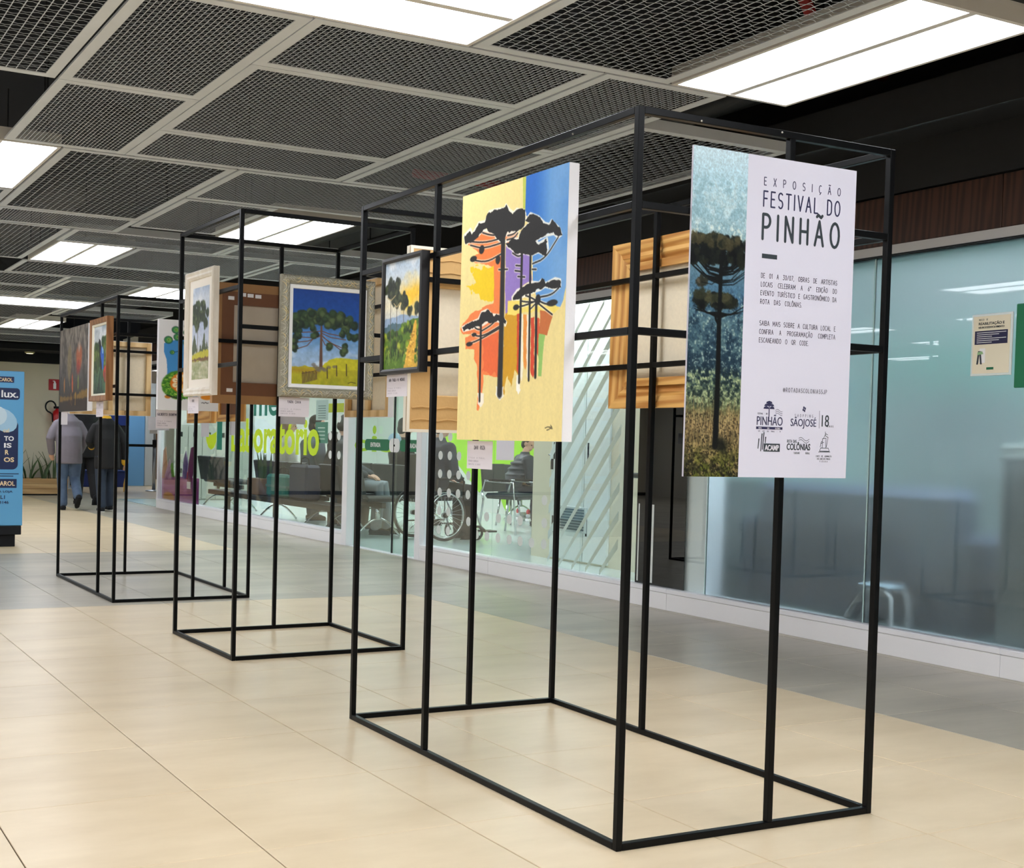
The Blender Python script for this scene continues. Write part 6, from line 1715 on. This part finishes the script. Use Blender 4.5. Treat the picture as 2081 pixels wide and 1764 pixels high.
# ---------------------------------------------------------------- people
M_SKIN = mat('skin', (206, 160, 134), rough=.55)
def limb(mb, pts, radii, seg=12, flat=1.0):
    pts = [Vector(p) for p in pts]
    d0 = (pts[0] - pts[1]).normalized(); d1 = (pts[-1] - pts[-2]).normalized()
    P_ = [pts[0] + d0 * radii[0] * .75, pts[0] + d0 * radii[0] * .45] + pts + [pts[-1] + d1 * radii[-1] * .45, pts[-1] + d1 * radii[-1] * .75]
    R_ = [radii[0] * .35, radii[0] * .8] + list(radii) + [radii[-1] * .8, radii[-1] * .35]
    mb.tube(P_, R_, seg, True, flat)
def torso(mb, rings, seg=16):
    """rings: (cx, cy, cz, rx, ry)"""
    vs = []; n = len(rings)
    for cx, cy, cz, rx, ry in rings:
        for k in range(seg):
            a = 2 * PI * k / seg; vs.append((cx + rx * math.cos(a), cy + ry * math.sin(a), cz))
    fs = []
    for i in range(n - 1):
        for k in range(seg):
            k2 = (k + 1) % seg; fs.append((i * seg + k, i * seg + k2, (i + 1) * seg + k2, (i + 1) * seg + k))
    fs.append(tuple(range(seg - 1, -1, -1))); fs.append(tuple((n - 1) * seg + k for k in range(seg)))
    mb.add(vs, fs)
def grown(mb, name, material, parent, voxel=.012, smooth=4):
    o = mb.build(name, material, parent, smooth=True)
    r = o.modifiers.new('join', 'REMESH'); r.mode = 'VOXEL'; r.voxel_size = voxel; r.use_smooth_shade = True
    s = o.modifiers.new('soften', 'SMOOTH'); s.factor = .5; s.iterations = smooth
    return o
def hand(mb, wrist, direction, palm_n, side):
    """palm with four fingers and a thumb, slightly curled"""
    d = Vector(direction).normalized(); n = Vector(palm_n).normalized(); s = d.cross(n).normalized() * side
    w = Vector(wrist)
    limb(mb, [w, w + d * .05, w + d * .085], [.024, .032, .030], 10, .6)
    for k, (off, L) in enumerate(((-.026, .062), (-.009, .074), (.009, .070), (.025, .054))):
        b = w + d * .088 + s * off
        limb(mb, [b, b + d * L * .45 + n * .006, b + d * L * .85 + n * .022], [.0095, .0088, .0076], 8)
    b = w + d * .03 - s * .026
    limb(mb, [b, b + d * .025 - s * .016, b + d * .055 - s * .018 + n * .010], [.012, .010, .008], 8)
def head(mb, c, yaw=0.0, tilt=0.0):
    """head facing +y before yaw: skull, jaw, nose, ears, brow"""
    sub = MB()
    sub.ellipsoid((0, -.005, .035), (.075, .092, .098), 16, 12); sub.ellipsoid((0, .022, -.045), (.056, .066, .066), 14, 10)
    sub.ellipsoid((0, .098, -.012), (.014, .022, .028), 8, 6); sub.ellipsoid((0, .080, -.062), (.026, .012, .010), 8, 6)
    for s_ in (-1, 1):
        sub.ellipsoid((s_ * .076, -.008, -.004), (.012, .022, .034), 8, 6); sub.ellipsoid((s_ * .030, .078, .020), (.018, .012, .008), 8, 6)
    M_ = Matrix.Translation(Vector(c)) @ Matrix.Rotation(yaw, 4, 'Z') @ Matrix.Rotation(tilt, 4, 'X')
    mb.add([(M_ @ Vector(v))[:] for v in sub.v], sub.f)
    return M_
def eyes(t, M_):
    for s_ in (-1, 1):
        p = M_ @ Vector((s_ * .031, .076, .004))
        MB().ellipsoid(p, (.011, .009, .008), 8, 6).build('eye', mat('eye_dark', (40, 30, 28), rough=.2), t, smooth=True)
def shoe(name, parent, ankle, fwd, pitch, material, sole=None):
    f = Vector(fwd).normalized(); up = Vector((0, 0, 1))
    fx = (f * math.cos(pitch) + up * math.sin(pitch)).normalized(); side = fx.cross(up).normalized(); u = side.cross(fx).normalized()
    a = Vector(ankle)
    mb = MB()
    limb(mb, [a - fx * .05 - u * .055, a + fx * .05 - u * .05, a + fx * .15 - u * .062], [.043, .045, .036], 10, .95)
    limb(mb, [a - u * .05, a + u * .01], [.045, .042], 10)
    o = grown(mb, name, material, parent, .008, 3)
    m2 = MB(); limb(m2, [a - fx * .055 - u * .088, a + fx * .15 - u * .088], [.042, .040], 10, .3)
    grown(m2, 'sole', sole or M_VOID, o, .008, 1)
    return o
def walker(label, loc, rz, jacket, trousers, hair, scale=1.0, legs=None, arms=None, hem=.72, collar=None, cuffs=None, stoop=.10, shoes=None, soles=None):
    """standing or walking figure, facing +y"""
    t = thing('person', label, 'person', loc, rz)
    t.scale = (scale,) * 3
    L = legs or dict(l=((-.09, 0, .86), (-.10, .10, .47), (-.10, .10, .09)), r=((.09, 0, .86), (.10, -.02, .46), (.10, -.28, .14)))
    A = arms or dict(l=((-.19, stoop, 1.35), (-.26, .02, 1.08), (-.25, .12, .84)), r=((.19, stoop, 1.35), (.27, .0, 1.08), (.26, .10, .84)))
    A = {k: ((A[k][0][0] * .84, A[k][0][1], A[k][0][2] - .040), A[k][1], A[k][2]) for k in 'lr'}
    body = MB()
    torso(body, [(0, 0, .82, .15, .10), (0, .01, .95, .16, .11), (0, .02, 1.10, .145, .10), (0, .05 + stoop * .4, 1.25, .165, .11), (0, stoop, 1.37, .15, .085), (0, stoop, 1.42, .07, .06)])
    hc = (0, stoop + .075, 1.585)
    limb(body, [(0, stoop, 1.40), (0, stoop + .045, 1.52)], [.058, .054], 12)
    HM = head(body, hc, 0, -.15)
    for k in 'lr':
        limb(body, L[k], [.085, .056, .040], 12); limb(body, A[k], [.044, .040, .027], 10)
        d = Vector(A[k][2]) - Vector(A[k][1]); hand(body, A[k][2], d, (0.3 if k == 'l' else -.3, .9, 0), 1 if k == 'l' else -1)
    grown(body, 'body', M_SKIN, t, .009, 3); eyes(t, HM)
    hm = MB(); hm.ellipsoid((0, stoop + .060, 1.640), (.083, .098, .082), 16, 10); hm.ellipsoid((0, stoop + .025, 1.580), (.078, .066, .085), 14, 10)
    grown(hm, 'hair', hair, t, .010, 2)
    tr = MB()
    torso(tr, [(0, 0, .80, .165, .115), (0, .005, .92, .172, .125), (0, .012, 1.0, .165, .12)])
    for k in 'lr': limb(tr, [L[k][0], ((Vector(L[k][0]) + Vector(L[k][1])) / 2 + Vector((0, .006, 0)))[:], L[k][1], ((Vector(L[k][1]) + Vector(L[k][2])) / 2)[:], (Vector(L[k][2]) + Vector((0, 0, .0)))[:]], [.108, .098, .080, .074, .070], 14)
    grown(tr, 'trousers', trousers, t, .011, 3)
    jk = MB()
    torso(jk, [(0, .0, hem, .195, .145), (0, .0, hem + .03, .20, .150), (0, .01, .95, .198, .148), (0, .03, 1.12, .198, .142), (0, .05 + stoop * .5, 1.26, .205, .140), (0, stoop * .9, 1.34, .188, .118), (0, stoop, 1.395, .135, .095), (0, stoop + .01, 1.43, .095, .080), (0, stoop + .015, 1.47, .075, .070)], 18)
    for k in 'lr': limb(jk, [A[k][0], ((Vector(A[k][0]) + Vector(A[k][1])) / 2 + Vector((-.01 if k == 'l' else .01, 0, 0)))[:], A[k][1], ((Vector(A[k][1]) * .5 + Vector(A[k][2]) * .5))[:], A[k][2]], [.064, .068, .064, .060, .052], 14)
    jo = grown(jk, 'jacket', jacket, t, .011, 3)
    if collar:
        cm = MB(); torso(cm, [(0, stoop + .01, 1.425, .098, .084), (0, stoop + .018, 1.475, .078, .072)]); grown(cm, 'collar', collar, jo, .008, 1)
    if cuffs:
        for k in 'lr':
            a_, b_ = Vector(A[k][1]), Vector(A[k][2]); d = (b_ - a_).normalized()
            cm = MB(); limb(cm, [b_ - d * .02, b_ + d * .03], [.056, .056], 12); grown(cm, 'cuff', cuffs, jo, .008, 1)
    for k in 'lr':
        lifted = L[k][2][2] > .11
        shoe('shoe', t, L[k][2], (0, 1, 0), -.75 if lifted else 0.0, shoes or M_VOID, soles)
    return t
M_JEAN = mat('blue_jeans', (86, 106, 132), rough=.8, noise=(7, .6), col2=(52, 66, 92)); M_DJEAN = mat('dark_jeans', (46, 58, 76), rough=.8, noise=(9, .5))
walker('person in a grey-purple jacket and faded jeans walking away, one foot lifted', (4.09, 17.95, 0), 0.0, mat('mauve_grey_jacket', (124, 118, 128), rough=.8, noise=(5, .3)), M_JEAN, mat('grey_hair', (96, 90, 86), rough=.8), .94,
       legs=dict(l=((-.09, 0, .86), (-.09, .05, .47), (-.085, .0, .09)), r=((.09, 0, .86), (.10, .05, .47), (.08, -.26, .22))),
       arms=dict(l=((-.19, .1, 1.35), (-.28, .05, 1.08), (-.22, .20, .86)), r=((.19, .1, 1.35), (.27, .10, 1.08), (.22, .24, .88))), hem=.70)
p2 = walker('person in a black coat with yellow collar and cuffs walking away', (4.52, 17.50, 0), 0.05, mat('black_coat', (20, 20, 22), rough=.8), M_DJEAN, mat('silver_hair', (150, 140, 130), rough=.8), .915,
       legs=dict(l=((-.09, 0, .86), (-.09, .02, .47), (-.09, -.04, .09)), r=((.09, 0, .86), (.10, .12, .48), (.10, .16, .10))),
       arms=dict(l=((-.19, .1, 1.35), (-.26, .08, 1.08), (-.16, .30, 1.0)), r=((.19, .1, 1.35), (.28, .02, 1.06), (.30, .06, .78))), hem=.66, collar=mat('yellow_trim', (232, 178, 40), rough=.7), cuffs=mat('yellow_trim'), soles=mat('white_sole', (214, 210, 204)))
t = thing('cloth', 'yellow cloth hanging from the hand of the person in the black coat', 'cloth', (4.80, 17.56, .28))
mb = MB(); limb(mb, [(0, 0, .30), (.012, 0, .22), (-.01, .0, .10), (-.02, 0, .0)], [.016, .030, .034, .014], 10, .5)
grown(mb, 'folded_cloth', mat('mustard_cloth', (196, 152, 60), rough=.85, noise=(30, .4)), t, .007, 2)
walker('dark-clothed person partly hidden between the two walkers', (4.66, 19.3, 0), 0.0, mat('black_top', (14, 14, 17), rough=.85), mat('black_trousers', (16, 16, 19), rough=.85), mat('black_hair', (24, 20, 20), rough=.6), 1.0,
       legs=dict(l=((-.09, 0, .86), (-.09, .06, .47), (-.10, .10, .09)), r=((.09, 0, .86), (.09, -.04, .46), (.09, -.22, .14))))
def sitter(label, loc, rz, top, trousers, hair, long_hair=False, lean=.0, head_yaw=0.0, head_tilt=-.2, shoes=None, seat=.49, hood=None, puffy=False):
    """seated figure facing +y; the hips rest at the origin of the seat"""
    t = thing('person', label, 'person', loc, rz)
    z = seat
    sh = (.0, lean, z + .56)
    body = MB()
    torso(body, [(0, 0, z + .03, .16, .12), (0, .01, z + .14, .16, .11), (0, lean * .5, z + .32, .15, .10), (0, lean * .9, z + .46, .165, .11), (0, lean, z + .56, .15, .085), (0, lean, z + .61, .07, .06)])
    limb(body, [(0, lean, z + .60), (0, lean + .04, z + .70)], [.056, .052], 12)
    HM = head(body, (0, lean + .065, z + .775), head_yaw, head_tilt)
    A = dict(l=((-.185, lean, z + .54), (-.24, lean + .03, z + .28), (-.12, .26, z + .20)), r=((.185, lean, z + .54), (.24, lean + .03, z + .28), (.12, .26, z + .20)))
    L = dict(l=((-.09, .02, z + .08), (-.11, .43, z + .06), (-.11, .46, .09)), r=((.09, .02, z + .08), (.11, .43, z + .06), (.11, .40, .09)))
    for k in 'lr':
        limb(body, A[k], [.050, .040, .028], 10); limb(body, L[k], [.08, .056, .040], 12)
        hand(body, A[k][2], Vector(A[k][2]) - Vector(A[k][1]), (0, 0, -1), 1 if k == 'l' else -1)
    grown(body, 'body', M_SKIN, t, .009, 3); eyes(t, HM)
    hm = MB()
    for c_, r_ in (((0, -.022, .050), (.084, .098, .088)), ((0, -.050, -.02), (.078, .062, .080))):
        s_ = MB(); s_.ellipsoid(c_, r_, 14, 10); hm.add([(HM @ Vector(v))[:] for v in s_.v], s_.f)
    if long_hair:
        limb(hm, [(0, lean - .01, z + .74), (0, lean - .07, z + .60), (.01, lean - .10, z + .42)], [.085, .095, .06], 12, .6)
    grown(hm, 'hair', hair, t, .010, 2)
    jk = MB(); e = .02 if puffy else .008
    torso(jk, [(0, 0, z + .0, .185 + e, .145 + e), (0, .01, z + .14, .185 + e, .14 + e), (0, lean * .5, z + .32, .18 + e, .13 + e), (0, lean * .9, z + .46, .195 + e, .13 + e), (0, lean, z + .55, .185 + e, .105 + e), (0, lean + .01, z + .62, .085, .075), (0, lean + .015, z + .655, .070, .066)], 18)
    for k in 'lr': limb(jk, [A[k][0], ((Vector(A[k][0]) + Vector(A[k][1])) / 2)[:], A[k][1], A[k][2]], [.078 + e, .070 + e, .062 + e, .048], 14)
    if puffy:
        for i in range(6): torso(jk, [(0, lean * (i / 6), z + .03 + .085 * i, .19, .15), (0, lean * (i / 6), z + .055 + .085 * i, .222, .175), (0, lean * (i / 6), z + .08 + .085 * i, .19, .15)], 18)
    jo = grown(jk, 'top', top, t, .011, 2 if puffy else 3)
    if hood:
        cm = MB(); cm.ellipsoid((0, lean - .09, z + .62), (.12, .08, .09), 12, 8); grown(cm, 'hood', hood, jo, .010, 2)
    tr = MB(); torso(tr, [(0, .0, z + .0, .17, .13), (0, .02, z + .10, .172, .135), (0, .01, z + .16, .165, .125)])
    for k in 'lr': limb(tr, [L[k][0], L[k][1], ((Vector(L[k][1]) + Vector(L[k][2])) / 2)[:], L[k][2]], [.100, .082, .074, .068], 14)
    grown(tr, 'trousers', trousers, t, .011, 3)
    for k in 'lr': shoe('shoe', t, L[k][2], (0, 1, 0), 0.0, shoes or M_VOID)
    return t
FX = -PI / 2      # facing +x
sitter('seated person in a white top with long brown hair behind the glass', (6.38, 15.50, 0), FX, mat('white_top', (226, 224, 218), rough=.8), M_DJEAN, mat('long_brown_hair', (128, 96, 76), rough=.6), long_hair=True)
sitter('seated person in a grey top with short dark hair behind the glass', (6.38, 14.58, 0), FX, mat('grey_top', (96, 108, 120), rough=.8), M_JEAN, MATS['black_hair'], head_yaw=-.5)
sitter('seated person in a black hooded coat by the clinic entrance post', (6.37, 13.98, 0), FX, mat('black_coat2', (24, 24, 26), rough=.7), mat('black_trousers'), MATS['black_hair'], lean=.12, head_yaw=.4, head_tilt=-.5, hood=mat('black_coat2'))
sitter('seated person in grey trousers just inside the sliding entrance', (6.30, 13.36, 0), FX - .75, mat('charcoal_top', (60, 66, 72), rough=.8), mat('grey_trousers', (134, 142, 148), rough=.8), mat('grey_hair'))
sitter('seated person in black with a pale blue scarf seen through the entrance', (7.56, 14.42, 0), FX, mat('black_top'), mat('black_trousers'), MATS['black_hair'], hood=mat('pale_blue_cloth', (160, 184, 206), rough=.8))
sitter('person in navy jacket sitting in the wheelchair', (6.86, 12.26, 0), FX + math.radians(8), mat('navy_jacket', (26, 34, 52), rough=.7), mat('black_trousers'), MATS['black_hair'], seat=.49, lean=.05)
sitter('seated man in a navy puffer jacket looking down before the lime wall', (9.05, 14.12, 0), FX - .25, mat('navy_puffer', (24, 34, 48), rough=.5), mat('dark_trousers', (24, 30, 44), rough=.8), MATS['black_hair'], lean=.22, head_yaw=-.9, head_tilt=-.35, puffy=True, seat=.46).scale = (.89, .89, .89)
t = thing('stool', 'black stool under the man in the navy puffer jacket', 'stool', (9.05, 14.12, 0))
MB().lathe([(.16, .36), (.18, .37), (.18, .395), (.16, .40)], 20).build('seat', M_DARKSEAT, t)
for k in range(4):
    MB().tube([(.12 * math.cos(k * PI / 2 + .8), .12 * math.sin(k * PI / 2 + .8), .36), (.17 * math.cos(k * PI / 2 + .8), .17 * math.sin(k * PI / 2 + .8), 0)], .012, 8).build('leg', M_CHROME, t, smooth=True)
